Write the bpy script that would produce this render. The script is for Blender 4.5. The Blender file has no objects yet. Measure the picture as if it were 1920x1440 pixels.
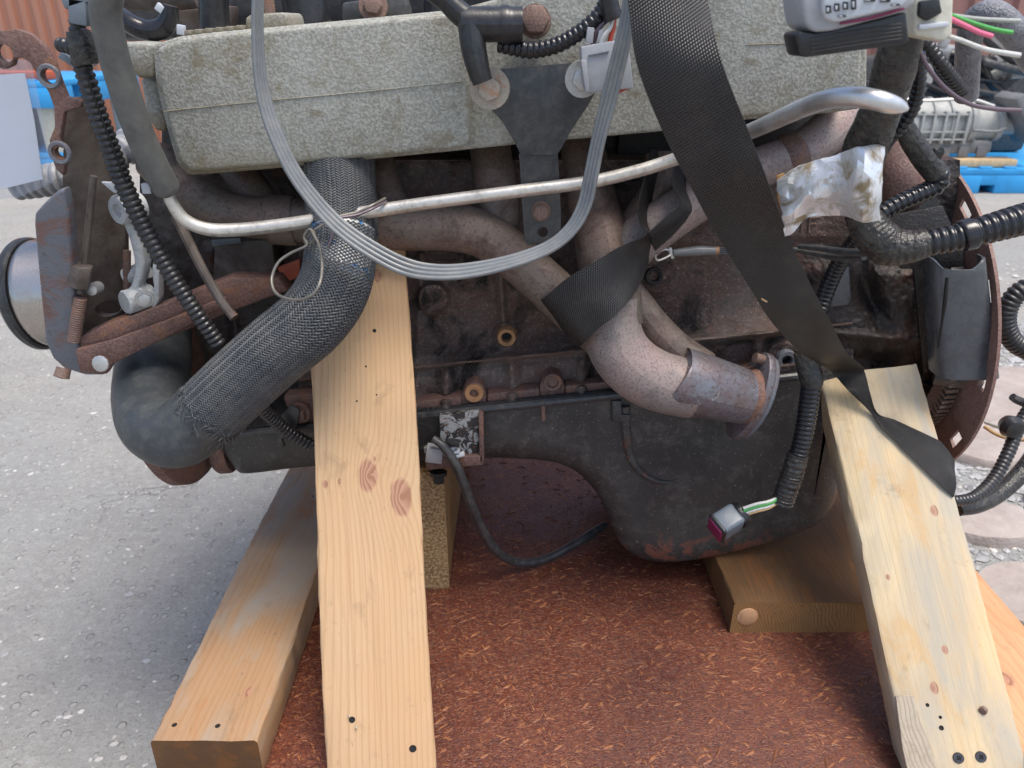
import bpy, bmesh, math, random
import numpy as np
from mathutils import Vector, Matrix, geometry

R = math.radians
random.seed(7)
rng = np.random.default_rng(11)
scene = bpy.context.scene
col = scene.collection

# ------------------------------------------------------------------ camera
CZ = 0.75            # camera height above the yard, metres
PITCH = R(25.0)      # looking down
FPX = 1443.0         # focal length in pixels of the 1920 px wide photograph
cam_data = bpy.data.cameras.new('camera')
cam_data.sensor_width = 36.0
cam_data.lens = 36.0 * FPX / 1920.0
cam_data.clip_start = 0.01
cam_data.clip_end = 200.0
cam_data.dof.use_dof = True
cam_data.dof.focus_distance = 0.64
cam_data.dof.aperture_fstop = 13.0
cam = bpy.data.objects.new('camera', cam_data)
col.objects.link(cam)
cam.location = (0, 0, CZ)
cam.rotation_euler = (math.pi / 2 - PITCH, 0, 0)
scene.camera = cam

# ------------------------------------------------------------------ sky, sun, exposure
SUN_EL, SUN_AZ = R(72), R(125)     # azimuth clockwise from +Y; the veiled sun stands behind the camera, to the right
world = bpy.data.worlds.new('World')
scene.world = world
world.use_nodes = True
wn = world.node_tree
wn.nodes.clear()
sky = wn.nodes.new('ShaderNodeTexSky')
sky.sky_type = 'NISHITA'
sky.sun_disc = False
sky.sun_elevation = SUN_EL
sky.sun_rotation = SUN_AZ
sky.air_density = 1.0
sky.dust_density = 3.2
sky.ozone_density = 1.0
bg = wn.nodes.new('ShaderNodeBackground')
bg.inputs['Strength'].default_value = 0.15
out = wn.nodes.new('ShaderNodeOutputWorld')
wn.links.new(sky.outputs[0], bg.inputs[0])
wn.links.new(bg.outputs[0], out.inputs[0])
sun_data = bpy.data.lights.new('sun', 'SUN')
sun_data.energy = 1.9
sun_data.angle = R(28)
sun_data.color = (1.0, 0.95, 0.86)
sun = bpy.data.objects.new('sun', sun_data)
col.objects.link(sun)
sd = Vector((math.sin(SUN_AZ) * math.cos(SUN_EL), math.cos(SUN_AZ) * math.cos(SUN_EL), math.sin(SUN_EL)))
sun.rotation_euler = sd.to_track_quat('Z', 'Y').to_euler()
sun.location = sd * 6
vs = scene.view_settings
vs.view_transform = 'Standard'
vs.look = 'None'
vs.exposure = 0.66
vs.gamma = 1.0
vs.use_curve_mapping = False

# ------------------------------------------------------------------ geometry helpers
CP, SP = math.cos(PITCH), math.sin(PITCH)

def ray(px, py):
    x = (px - 960.0) / FPX
    u = (720.0 - py) / FPX
    return Vector((x, CP + u * SP, -SP + u * CP))

def at(px, py, Y):
    """world point seen at a photo pixel, standing on the upright plane Y metres in front of the camera"""
    d = ray(px, py)
    return Vector((0, 0, CZ)) + d * (Y / d.y)

def on(px, py, Z):
    d = ray(px, py)
    return Vector((0, 0, CZ)) + d * ((Z - CZ) / d.z)

def depth(p):
    return p.y * CP + (CZ - p.z) * SP

def m_per_px(p):
    return depth(p) / FPX

def catmull(P, n):
    P = np.asarray(P, float)
    if len(P) == 2:
        t = np.linspace(0, 1, n)[:, None]
        return P[0] * (1 - t) + P[1] * t
    Q = np.vstack([2 * P[0] - P[1], P, 2 * P[-1] - P[-2]])
    # centripetal-like: dense sampling, then even re-sampling by arc length of the first three columns
    S = []
    for i in range(1, len(Q) - 2):
        p0, p1, p2, p3 = Q[i - 1], Q[i], Q[i + 1], Q[i + 2]
        t = np.linspace(0, 1, 24, endpoint=False)[:, None]
        S.append(0.5 * ((2 * p1) + (-p0 + p2) * t + (2 * p0 - 5 * p1 + 4 * p2 - p3) * t ** 2 + (-p0 + 3 * p1 - 3 * p2 + p3) * t ** 3))
    S.append(P[-1:])
    S = np.vstack(S)
    L = np.concatenate([[0], np.cumsum(np.linalg.norm(np.diff(S[:, :3], axis=0), axis=1))])
    s = np.linspace(0, L[-1], n)
    return np.stack([np.interp(s, L, S[:, k]) for k in range(S.shape[1])], 1)

def frames(C):
    T = np.gradient(C, axis=0)
    T /= np.linalg.norm(T, axis=1)[:, None] + 1e-12
    ref = np.array([0, -1.0, 0])
    if abs(T[0] @ ref) > 0.9:
        ref = np.array([0, 0, 1.0])
    A = np.zeros_like(C)
    a = ref - T[0] * (ref @ T[0])
    a /= np.linalg.norm(a)
    for i in range(len(C)):
        a = a - T[i] * (a @ T[i])
        a /= np.linalg.norm(a)
        A[i] = a
    return T, A, np.cross(T, A)

def make_mesh(name, V, F, mat, parent=None, uv=None, smooth=35, **props):
    V = np.asarray(V, float)
    lo, hi = V.min(0), V.max(0)
    c = np.array([(lo[0] + hi[0]) / 2, (lo[1] + hi[1]) / 2, lo[2]])
    me = bpy.data.meshes.new(name)
    me.from_pydata((V - c).tolist(), [], F if isinstance(F, list) else F.tolist())
    if uv is not None:
        lay = me.uv_layers.new(name='UVMap')
        li = np.empty(len(me.loops), np.int32)
        me.loops.foreach_get('vertex_index', li)
        lay.data.foreach_set('uv', np.asarray(uv, np.float32)[li].ravel())
    finish(me, smooth)
    return link(name, me, mat, Vector(c), parent, **props)

def finish(me, smooth):
    bm = bmesh.new()
    bm.from_mesh(me)
    bmesh.ops.recalc_face_normals(bm, faces=bm.faces)
    bm.to_mesh(me)
    bm.free()
    if smooth:
        me.polygons.foreach_set('use_smooth', [True] * len(me.polygons))
        if smooth < 180:
            me.set_sharp_from_angle(angle=R(smooth))

WM = {}          # where each object stands in the world

def link(name, me, mat, loc, parent=None, rot=None, **props):
    o = bpy.data.objects.new(name, me)
    if mat is not None:
        for m in (mat if isinstance(mat, (list, tuple)) else [mat]):
            me.materials.append(M[m] if isinstance(m, str) else m)
    col.objects.link(o)
    o.location = loc
    if rot is not None:
        o.rotation_euler = rot
    if parent is not None:
        o.parent = parent
        o.matrix_parent_inverse = WM[parent.name].inverted()
    WM[o.name] = Matrix.LocRotScale(Vector(loc), o.rotation_euler, None)
    for k, v in props.items():
        o[k] = v
    return o

def tag(o, label, cat, group=None, kind=None):
    o['label'] = label
    o['category'] = cat
    if group: o['group'] = group
    if kind: o['kind'] = kind
    return o

def thing(name, label, cat, loc, group=None):
    o = bpy.data.objects.new(name, None)
    col.objects.link(o)
    o.empty_display_size = 0.02
    o.location = loc
    WM[o.name] = Matrix.Translation(loc)
    return tag(o, label, cat, group)

def from_bm(name, bm, mat, parent=None, smooth=35, loc=None, rot=None, **props):
    me = bpy.data.meshes.new(name)
    bmesh.ops.recalc_face_normals(bm, faces=bm.faces)
    if loc is None:
        V = np.array([v.co[:] for v in bm.verts])
        lo, hi = V.min(0), V.max(0)
        loc = Vector(((lo[0] + hi[0]) / 2, (lo[1] + hi[1]) / 2, lo[2]))
        for v in bm.verts:
            v.co -= loc
    bm.to_mesh(me)
    bm.free()
    if smooth:
        me.polygons.foreach_set('use_smooth', [True] * len(me.polygons))
        if smooth < 180:
            me.set_sharp_from_angle(angle=R(smooth))
    return link(name, me, mat, loc, parent, rot, **props)

def tube_geo(C, rad, segs=16, caps=True, shape=None, s_fn=None):
    """C (n,3) centre line, rad (n,) radii; shape(theta)->(a,b) multipliers; s_fn(s)->radius factor"""
    C = np.asarray(C, float)
    n = len(C)
    T, A, B = frames(C)
    s = np.concatenate([[0], np.cumsum(np.linalg.norm(np.diff(C, axis=0), axis=1))])
    rad = np.asarray(rad, float) * (s_fn(s) if s_fn is not None else 1.0)
    th = np.linspace(0, 2 * math.pi, segs + 1)
    ca, sb = np.cos(th), np.sin(th)
    if shape is not None:
        ca, sb = shape(th)
    V = C[:, None, :] + rad[:, None, None] * (A[:, None, :] * ca[None, :, None] + B[:, None, :] * sb[None, :, None])
    V = V.reshape(-1, 3)
    m = segs + 1
    i = np.arange(n - 1)[:, None] * m
    j = np.arange(segs)[None, :]
    F = np.stack([i + j, i + j + 1, i + m + j + 1, i + m + j], -1).reshape(-1, 4).tolist()
    uv = np.stack([np.tile(th / (2 * math.pi), n), np.repeat(s, m)], 1)
    V = list(map(tuple, V))
    uv = uv.tolist()
    if caps:
        for k in (0, n - 1):
            V.append(tuple(C[k])); uv.append([0, 0])
            c = len(V) - 1
            for q in range(segs):
                F.append([c, k * m + q, k * m + q + 1])
    return V, F, uv

def pixpath(pts, n):
    """pts (px, py, Y, width_px) -> centre line and radii"""
    P = []
    for px, py, Y, w in pts:
        p = at(px, py, Y)
        P.append((p.x, p.y, p.z, w * 0.5 * m_per_px(p)))
    S = catmull(P, n)
    return S[:, :3], S[:, 3]

def tube(name, pts, mat, parent=None, segs=16, n=None, caps=True, **kw):
    n = n or 8 * len(pts)
    C, r = pixpath(pts, n)
    shape = kw.pop('shape', None)
    V, F, uv = tube_geo(C, r, segs, caps, shape=shape)
    return weld(make_mesh(name, V, F, mat, parent, uv, **kw))

def weld(o):
    return o

def corrugated(name, pts, mat, parent=None, pitch=0.0042, dip=0.13, segs=18, **kw):
    C, r = pixpath(pts, 200)
    L = np.sum(np.linalg.norm(np.diff(C, axis=0), axis=1))
    n = int(L / pitch * 8) + 2
    C, r = pixpath(pts, n)
    f = lambda s: 1 - dip * (0.5 - 0.5 * np.tanh(3.0 * np.sin(2 * math.pi * s / pitch) + 0.6))
    V, F, uv = tube_geo(C, r, segs, True, s_fn=f)
    return make_mesh(name, V, F, mat, parent, uv, smooth=60, **kw)

def wire(name, P, r, mat, parent=None, segs=8, n=None, **kw):
    n = n or max(10, 8 * len(P))
    C = catmull([tuple(p) for p in P], n)
    V, F, uv = tube_geo(C, np.full(n, r), segs)
    return make_mesh(name, V, F, mat, parent, uv, smooth=60, **kw)

def pwire(name, pts, r, mat, parent=None, **kw):
    return wire(name, [at(*p) for p in pts], r, mat, parent, **kw)

def poly_bm(P3, ext, bevel=0.0, bseg=2):
    bm = bmesh.new()
    vs_ = [bm.verts.new(p) for p in P3]
    f = bm.faces.new(vs_)
    r = bmesh.ops.extrude_face_region(bm, geom=[f])
    nv = [v for v in r['geom'] if isinstance(v, bmesh.types.BMVert)]
    for v in nv:
        v.co += Vector(ext)
    if bevel:
        bmesh.ops.bevel(bm, geom=list(bm.edges), offset=bevel, segments=bseg, profile=0.5, affect='EDGES', clamp_overlap=True)
    bmesh.ops.triangulate(bm, faces=[f for f in bm.faces if len(f.verts) > 4])
    return bm

def plate(name, poly, Y, thick, mat, parent=None, bevel=0.0008, bseg=2, holes=(), ext=None, smooth=35, **kw):
    """an outline in photo pixels on the upright plane Y (or Y(px,py)), given real thickness away from the camera"""
    P3 = [at(x, y, Y(x, y) if callable(Y) else Y) for x, y in poly]
    bm = poly_bm(P3, ext or (0, thick, 0), bevel, bseg)
    o = from_bm(name, bm, mat, parent, smooth, **kw)
    if holes:
        cut(o, [(at(x, y, Y(x, y) if callable(Y) else Y), r, Vector((0, 1, 0)), max(thick * 4, 0.02)) for x, y, r in holes])
    return o

def smooth_loop(poly, n):
    P = np.array(poly + poly[:4], float)
    S = catmull(P, n * 2)
    L = np.concatenate([[0], np.cumsum(np.linalg.norm(np.diff(P, axis=0), axis=1))])
    # take one full turn starting at the third point
    d0 = np.hypot(*(S - np.array(poly[2])).T)
    i0 = int(np.argmin(d0[:len(S) // 2])); i1 = len(S) // 2 + int(np.argmin(d0[len(S) // 2:]))
    S = S[i0:i1]
    return S[::max(1, len(S) // n)]

def pillow(name, poly, Y, thick, mat, parent, rad, keep, n=150, **kw):
    """pressed-steel shape: outline in pixels, front rim rolled over with radius rad; keep(px,py)->True where the rim stays square"""
    S = smooth_loop(poly, n)
    t = np.roll(S, -1, 0) - np.roll(S, 1, 0)
    t /= np.linalg.norm(t, axis=1)[:, None]
    nr = np.stack([-t[:, 1], t[:, 0]], 1)
    c = S.mean(0)
    area = np.sum(S[:, 0] * np.roll(S[:, 1], -1) - np.roll(S[:, 0], -1) * S[:, 1])
    if area < 0: nr = -nr
    w = np.array([0.0 if keep(*p) else 1.0 for p in S])
    for _ in range(6): w = (np.roll(w, 1) + w * 2 + np.roll(w, -1)) / 4
    bm = bmesh.new()
    rings = []
    steps = [(0, thick, 0)] + [(rad * (1 - math.cos(a)), rad * (1 - math.sin(a)), 1) for a in np.linspace(0, math.pi / 2, 9)]
    for off, dy, f in steps:
        ring = []
        for k, p in enumerate(S):
            q = p + nr[k] * (off / .00047) * w[k] * 0.999
            y = Y + (dy if f == 0 else dy * w[k])
            b = at(float(q[0]), float(q[1]), Y)
            ring.append(bm.verts.new((b.x, y, b.z)))
        rings.append(ring)
    m = len(S)
    for a, b in zip(rings[:-1], rings[1:]):
        for k in range(m):
            bm.faces.new([a[k], a[(k + 1) % m], b[(k + 1) % m], b[k]])
    bm.faces.new(rings[0])
    f = bm.faces.new(rings[-1])
    bmesh.ops.triangulate(bm, faces=[f])
    return from_bm(name, bm, mat, parent, 50, **kw)

def cut(o, cyl):
    bm = bmesh.new()
    for c, r, ax, L in cyl:
        q = Vector((0, 0, 1)).rotation_difference(ax).to_matrix().to_4x4()
        bmesh.ops.create_cone(bm, cap_ends=True, segments=14, radius1=r, radius2=r * 1.02, depth=L, matrix=Matrix.Translation(c) @ q)
    me = bpy.data.meshes.new('cutter')
    bm.to_mesh(me); bm.free()
    c = bpy.data.objects.new('cutter', me)
    col.objects.link(c)
    md = o.modifiers.new('b', 'BOOLEAN')
    md.object = c
    md.operation = 'DIFFERENCE'
    md.solver = 'EXACT'
    dg = bpy.context.evaluated_depsgraph_get()
    new = bpy.data.meshes.new_from_object(o.evaluated_get(dg))
    old = o.data
    o.modifiers.clear()
    o.data = new
    new.name = old.name
    bpy.data.objects.remove(c)
    bpy.data.meshes.remove(me)
    o.data.set_sharp_from_angle(angle=R(35))

def lathe(name, prof, origin, axis, mat, parent=None, seg=24, smooth=35, arc=None, **kw):
    ax = Vector(axis).normalized()
    q = Vector((0, 0, 1)).rotation_difference(ax).to_matrix()
    V, F = [], []
    n = len(prof)
    for k in range(seg):
        a = 2 * math.pi * k / seg
        for r, h in prof:
            V.append(Vector(origin) + q @ Vector((r * math.cos(a), r * math.sin(a), h)))
    for k in range(seg):
        k2 = (k + 1) % seg
        for j in range(n - 1):
            F.append([k * n + j, k2 * n + j, k2 * n + j + 1, k * n + j + 1])
    V = [tuple(v) for v in V]
    bm = bmesh.new()
    bv = [bm.verts.new(v) for v in V]
    for f in F:
        try: bm.faces.new([bv[i] for i in f])
        except ValueError: pass
    bmesh.ops.remove_doubles(bm, verts=bm.verts, dist=1e-6)
    return from_bm(name, bm, mat, parent, smooth, **kw)

def hexbolt(name, c, axis, r, h, mat, parent=None, flange=1.45, shank=0.0, **kw):
    """hexagon head with washer flange; c is on the seat, axis points outwards"""
    ax = Vector(axis).normalized()
    q = Vector((0, 0, 1)).rotation_difference(ax).to_matrix().to_4x4()
    bm = bmesh.new()
    rot = Matrix.Rotation(random.uniform(0, 1), 4, 'Z')
    fh = h * 0.3 if flange else 0.0
    if flange:
        bmesh.ops.create_cone(bm, cap_ends=True, segments=22, radius1=r * flange, radius2=r * flange * 0.96, depth=fh,
                              matrix=Matrix.Translation(c) @ q @ Matrix.Translation((0, 0, fh / 2)))
    t = bmesh.ops.create_cone(bm, cap_ends=True, segments=6, radius1=r, radius2=r, depth=h - fh,
                          matrix=Matrix.Translation(c) @ q @ rot @ Matrix.Translation((0, 0, fh + (h - fh) / 2)))
    ee = set(e for v in t['verts'] for e in v.link_edges)
    bmesh.ops.bevel(bm, geom=list(ee), offset=r * 0.12, segments=2, profile=0.5, affect='EDGES')
    return from_bm(name, bm, mat, parent, 30, **kw)

def obox(name, c, dims, rot, mat, parent=None, bevel=0.001, bseg=2, smooth=35, **kw):
    """box with local axes; rot is an Euler tuple or a 3x3 matrix"""
    bm = bmesh.new()
    bmesh.ops.create_cube(bm, size=1.0)
    for v in bm.verts:
        v.co = Vector((v.co.x * dims[0], v.co.y * dims[1], v.co.z * dims[2]))
    if bevel:
        bmesh.ops.bevel(bm, geom=list(bm.edges), offset=bevel, segments=bseg, profile=0.5, affect='EDGES')
    if rot is None: rot = (0, 0, 0)
    e = rot.to_euler() if isinstance(rot, Matrix) else rot
    return from_bm(name, bm, mat, parent, smooth, loc=Vector(c), rot=e, **kw)

def pbox(name, x0, y0, x1, y1, Y, thick, mat, parent=None, **kw):
    return plate(name, [(x0, y0), (x1, y0), (x1, y1), (x0, y1)], Y, thick, mat, parent, **kw)

# value noise for modelled relief
def vnoise(x, y, seed=0):
    g = np.random.default_rng(seed).random((256, 256))
    xi, yi = np.floor(x).astype(int), np.floor(y).astype(int)
    fx, fy = x - xi, y - yi
    fx = fx * fx * (3 - 2 * fx); fy = fy * fy * (3 - 2 * fy)
    a = g[xi % 256, yi % 256]; b = g[(xi + 1) % 256, yi % 256]
    c = g[xi % 256, (yi + 1) % 256]; d = g[(xi + 1) % 256, (yi + 1) % 256]
    return (a * (1 - fx) + b * fx) * (1 - fy) + (c * (1 - fx) + d * fx) * fy - 0.5

def fbm(x, y, seed=0, octv=4):
    s = 0; a = 1.0
    for k in range(octv):
        s = s + a * vnoise(x * 2 ** k, y * 2 ** k, seed + k)
        a *= 0.5
    return s

def grid_faces(nx, ny):
    i = np.arange(ny - 1)[:, None] * nx
    j = np.arange(nx - 1)[None, :]
    return np.stack([i + j, i + j + 1, i + nx + j + 1, i + nx + j], -1).reshape(-1, 4)

def relief(name, x0, x1, nx, ytop, ybot, ny, Y0, hfun, mat, parent=None, back=0.05, **kw):
    """cast surface on the upright plane Y0 with relief hfun(px,py) in metres towards the camera, closed by a skirt and back"""
    X = np.linspace(x0, x1, nx)
    t = np.linspace(0, 1, ny)
    PX = np.tile(X, (ny, 1))
    PT = np.array([ytop(x) for x in X]); PB = np.array([ybot(x) for x in X])
    PY = PT[None, :] * (1 - t[:, None]) + PB[None, :] * t[:, None]
    H = hfun(PX, PY)
    u = (720 - PY) / FPX
    dy = CP + u * SP
    s = (Y0 - H) / dy
    W = np.stack([(PX - 960) / FPX * s, Y0 - H, CZ + s * (-SP + u * CP)], -1).reshape(-1, 3)
    F = grid_faces(nx, ny).tolist()
    ring = list(range(nx)) + [k * nx + nx - 1 for k in range(1, ny)] + [(ny - 1) * nx + k for k in range(nx - 2, -1, -1)] + [k * nx for k in range(ny - 2, 0, -1)]
    V = W.tolist()
    b0 = len(V)
    for k in ring:
        p = W[k]
        V.append([p[0], Y0 + back, p[2]])
    m = len(ring)
    for k in range(m):
        F.append([ring[k], ring[(k + 1) % m], b0 + (k + 1) % m, b0 + k])
    F.append([b0 + k for k in range(m)])
    return make_mesh(name, V, F, mat, parent, smooth=50, **kw)
# ------------------------------------------------------------------ materials
M = {}

class NT:
    def __init__(s, name):
        s.m = bpy.data.materials.new(name)
        s.m.use_nodes = True
        s.t = s.m.node_tree
        s.t.nodes.clear()
        s.out = s.t.nodes.new('ShaderNodeOutputMaterial')
        s.b = s.t.nodes.new('ShaderNodeBsdfPrincipled')
        s.t.links.new(s.b.outputs[0], s.out.inputs[0])
        M[name] = s.m
    def n(s, typ, **kw):
        x = s.t.nodes.new('ShaderNode' + typ)
        for k, v in kw.items():
            setattr(x, k, v)
        return x
    def put(s, sock, v):
        if isinstance(v, bpy.types.NodeSocket):
            s.t.links.new(v, sock)
        elif v is not None:
            if isinstance(v, (tuple, list)) and sock.type == 'RGBA' and len(v) == 3:
                v = (*v, 1)
            sock.default_value = v
    def co(s, kind='Object'):
        return s.n('TexCoord').outputs[kind]
    def map(s, vec, scale=(1, 1, 1), rot=(0, 0, 0), loc=(0, 0, 0)):
        x = s.n('Mapping')
        s.put(x.inputs[0], vec); x.inputs['Scale'].default_value = scale
        x.inputs['Rotation'].default_value = rot; x.inputs['Location'].default_value = loc
        return x.outputs[0]
    def noise(s, vec, scale, detail=4, rough=0.6, dist=0.0, color=False):
        x = s.n('TexNoise')
        s.put(x.inputs['Vector'], vec)
        x.inputs['Scale'].default_value = scale; x.inputs['Detail'].default_value = detail
        x.inputs['Roughness'].default_value = rough; x.inputs['Distortion'].default_value = dist
        return x.outputs[1 if color else 0]
    def vor(s, vec, scale, feature='F1', out='Distance', rand=1.0):
        x = s.n('TexVoronoi', feature=feature)
        s.put(x.inputs['Vector'], vec); x.inputs['Scale'].default_value = scale
        x.inputs['Randomness'].default_value = rand
        return x.outputs[out]
    def ramp(s, fac, stops, interp='LINEAR'):
        x = s.n('ValToRGB')
        s.put(x.inputs[0], fac)
        x.color_ramp.interpolation = interp
        e = x.color_ramp.elements
        while len(e) < len(stops): e.new(0.5)
        for k, (p, c) in enumerate(stops):
            e[k].position = p
            e[k].color = (c, c, c, 1) if isinstance(c, (int, float)) else (*c, 1)
        return x.outputs[0]
    def mix(s, fac, a, b, blend='MIX'):
        x = s.n('Mix', data_type='RGBA', blend_type=blend)
        s.put(x.inputs[0], fac); s.put(x.inputs[6], a); s.put(x.inputs[7], b)
        return x.outputs[2]
    def math(s, op, a, b=None, c=None, clamp=False):
        x = s.n('Math', operation=op, use_clamp=clamp)
        s.put(x.inputs[0], a)
        if b is not None: s.put(x.inputs[1], b)
        if c is not None: s.put(x.inputs[2], c)
        return x.outputs[0]
    def sep(s, vec):
        x = s.n('SeparateXYZ'); s.put(x.inputs[0], vec); return x.outputs
    def comb(s, x, y, z):
        k = s.n('CombineXYZ'); s.put(k.inputs[0], x); s.put(k.inputs[1], y); s.put(k.inputs[2], z); return k.outputs[0]
    def bump(s, h, strength=0.5, dist=0.001, normal=None):
        x = s.n('Bump'); x.inputs['Strength'].default_value = strength; x.inputs['Distance'].default_value = dist
        s.put(x.inputs['Height'], h)
        if normal is not None: s.put(x.inputs['Normal'], normal)
        return x.outputs[0]
    def set(s, color=None, rough=None, metal=None, normal=None, spec=None, **kw):
        i = s.b.inputs
        s.put(i['Base Color'], color); s.put(i['Roughness'], rough); s.put(i['Metallic'], metal)
        if normal is not None: s.put(i['Normal'], normal)
        s.put(i['Specular IOR Level'], spec)
        for k, v in kw.items(): s.put(i[k.replace('_', ' ')], v)
        return s.m

def mat_cast(name, a, b, c, speck=0.6, rough=(0.5, 0.8), metal=0.25, fine=900, bumpd=0.0006, stain=None, stain_amt=0.5, seed=0.0, low=None):
    """grainy cast metal: three tones, grain and stains"""
    t = NT(name); v = t.map(t.co(), loc=(seed, seed, 0))
    big = t.noise(v, 18, 5, 0.6)
    mid = t.noise(v, 95, 5, 0.7)
    fi = t.noise(v, fine, 2, 0.6)
    base = t.mix(t.ramp(big, [(0.35, 0), (0.65, 1)]), a, b)
    base = t.mix(t.math('MULTIPLY', t.ramp(fi, [(0.42, 0), (0.62, 1)]), speck), base, c)
    base = t.mix(t.ramp(mid, [(0.55, 0), (0.75, 0.7)]), base, tuple(x * 0.55 for x in a))
    if stain:
        base = t.mix(t.math('MULTIPLY', t.ramp(t.noise(v, 30, 6, 0.7, 1.0), [(0.54, 0), (0.66, 1)]), stain_amt), base, stain)
    if low:
        z = t.sep(t.co())[2]
        f = t.math('MULTIPLY', t.ramp(t.math('ADD', z, t.math('MULTIPLY', t.noise(v, 40, 6, 0.7), 0.022)), [(0.008, 1.0), (0.03, 0.0)]), 0.75)
        base = t.mix(f, base, low)
    h = t.math('ADD', t.math('MULTIPLY', mid, 0.7), fi)
    t.set(base, t.ramp(mid, [(0.3, rough[0]), (0.7, rough[1])]), metal, t.bump(h, 0.7, bumpd))
    return t

mat_cast('cast_aluminium', (0.31, 0.307, 0.268), (0.24, 0.236, 0.197), (0.47, 0.465, 0.42), speck=0.62, metal=0.15, fine=470, bumpd=0.0009, stain=(0.2, 0.165, 0.095), stain_amt=0.7, low=(0.23, 0.175, 0.09))
mat_cast('clean_aluminium', (0.5, 0.52, 0.53), (0.38, 0.39, 0.39), (0.62, 0.64, 0.65), speck=0.5, metal=0.25, fine=700, stain=(0.2, 0.17, 0.12), stain_amt=0.6, seed=4)
mat_cast('gearbox_metal', (0.4, 0.4, 0.38), (0.3, 0.31, 0.3), (0.5, 0.5, 0.48), speck=0.4, metal=0.1, fine=160, seed=8)
mat_cast('dark_gearbox_metal', (0.2, 0.205, 0.21), (0.14, 0.145, 0.15), (0.28, 0.28, 0.28), speck=0.4, metal=0.1, fine=160, seed=9)
mat_cast('rusty_steel', (0.17, 0.085, 0.065), (0.10, 0.062, 0.056), (0.26, 0.17, 0.14), speck=0.45, metal=0.05, fine=500, stain=(0.29, 0.12, 0.045), stain_amt=0.45, seed=2, bumpd=0.001)
mat_cast('flexplate_rust', (0.24, 0.135, 0.11), (0.17, 0.1, 0.085), (0.33, 0.22, 0.19), speck=0.5, metal=0.05, fine=420, stain=(0.13, 0.07, 0.055), stain_amt=0.5, seed=22)
mat_cast('rusty_bolt', (0.2, 0.12, 0.09), (0.13, 0.085, 0.07), (0.3, 0.2, 0.16), speck=0.5, metal=0.1, fine=800, stain=(0.3, 0.13, 0.05), stain_amt=0.5, seed=3)
mat_cast('orange_rust', (0.4, 0.2, 0.085), (0.27, 0.13, 0.06), (0.5, 0.3, 0.16), speck=0.5, metal=0.0, fine=900, seed=12)
mat_cast('rough_end_grain', (0.33, 0.195, 0.085), (0.2, 0.105, 0.042), (0.55, 0.4, 0.21), speck=0.8, metal=0.0, fine=330, bumpd=0.0015, seed=14, rough=(.6, .8))
mat_cast('pale_rust_washer', (0.42, 0.38, 0.32), (0.36, 0.31, 0.25), (0.5, 0.46, 0.4), speck=0.5, metal=0.15, fine=800, stain=(0.45, 0.16, 0.06), stain_amt=0.9, seed=6)

def mat_manifold():
    t = NT('exhaust_steel'); v = t.co()
    big = t.noise(v, 14, 4, 0.6); mid = t.noise(v, 70, 6, 0.72); fi = t.noise(v, 420, 4, 0.7)
    c = t.mix(t.ramp(big, [(0.38, 0), (0.62, 1)]), (0.19, 0.132, 0.108), (0.155, 0.138, 0.115))
    c = t.mix(t.ramp(mid, [(0.5, 0), (0.72, 0.7)]), c, (0.27, 0.205, 0.175))
    c = t.mix(t.ramp(t.noise(v, 35, 5, 0.7, 0.8), [(0.5, 0), (0.66, 0.85)]), c, (0.085, 0.05, 0.04))
    c = t.mix(t.ramp(fi, [(0.52, 0), (0.66, 0.8)]), c, (0.075, 0.05, 0.042))
    t.set(c, t.ramp(mid, [(0.3, 0.45), (0.7, 0.7)]), 0.25, t.bump(t.math('ADD', fi, mid), 0.45, 0.0005))
mat_manifold()

def mat_pipe_pink():
    t = NT('heat_scaled_pipe'); v = t.co()
    big = t.noise(v, 22, 4, 0.6); mid = t.noise(v, 90, 6, 0.72); fi = t.noise(v, 480, 4, 0.7)
    c = t.mix(t.ramp(big, [(0.38, 0), (0.66, 1)]), (0.33, 0.25, 0.235), (0.25, 0.225, 0.21))
    c = t.mix(t.ramp(t.noise(v, 16, 5, 0.6, 0.5), [(0.55, 0), (0.68, 0.7)]), c, (0.3, 0.15, 0.11))
    c = t.mix(t.ramp(t.noise(v, 48, 6, 0.75, 0.5), [(0.52, 0), (0.7, 0.75)]), c, (0.15, 0.125, 0.12))
    c = t.mix(t.ramp(fi, [(0.5, 0), (0.66, 0.8)]), c, (0.115, 0.085, 0.078))
    t.set(c, t.ramp(mid, [(0.3, 0.5), (0.7, 0.75)]), 0.15, t.bump(t.math('ADD', fi, mid), 0.4, 0.0004))
mat_pipe_pink()

def mat_blued():
    t = NT('blued_steel'); v = t.co()
    big = t.noise(v, 40, 4, 0.6); fi = t.noise(v, 300, 4, 0.65)
    c = t.mix(t.ramp(big, [(0.35, 0), (0.65, 1)]), (0.17, 0.13, 0.13), (0.2, 0.21, 0.24))
    c = t.mix(t.ramp(fi, [(0.5, 0), (0.68, 0.8)]), c, (0.1, 0.055, 0.042))
    c = t.mix(t.ramp(t.noise(v, 90, 3, 0.6, 1.5), [(0.68, 0), (0.72, 1)]), c, (0.5, 0.47, 0.43))
    t.set(c, 0.45, 0.45, t.bump(fi, 0.5, 0.0006))
mat_blued()

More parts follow.
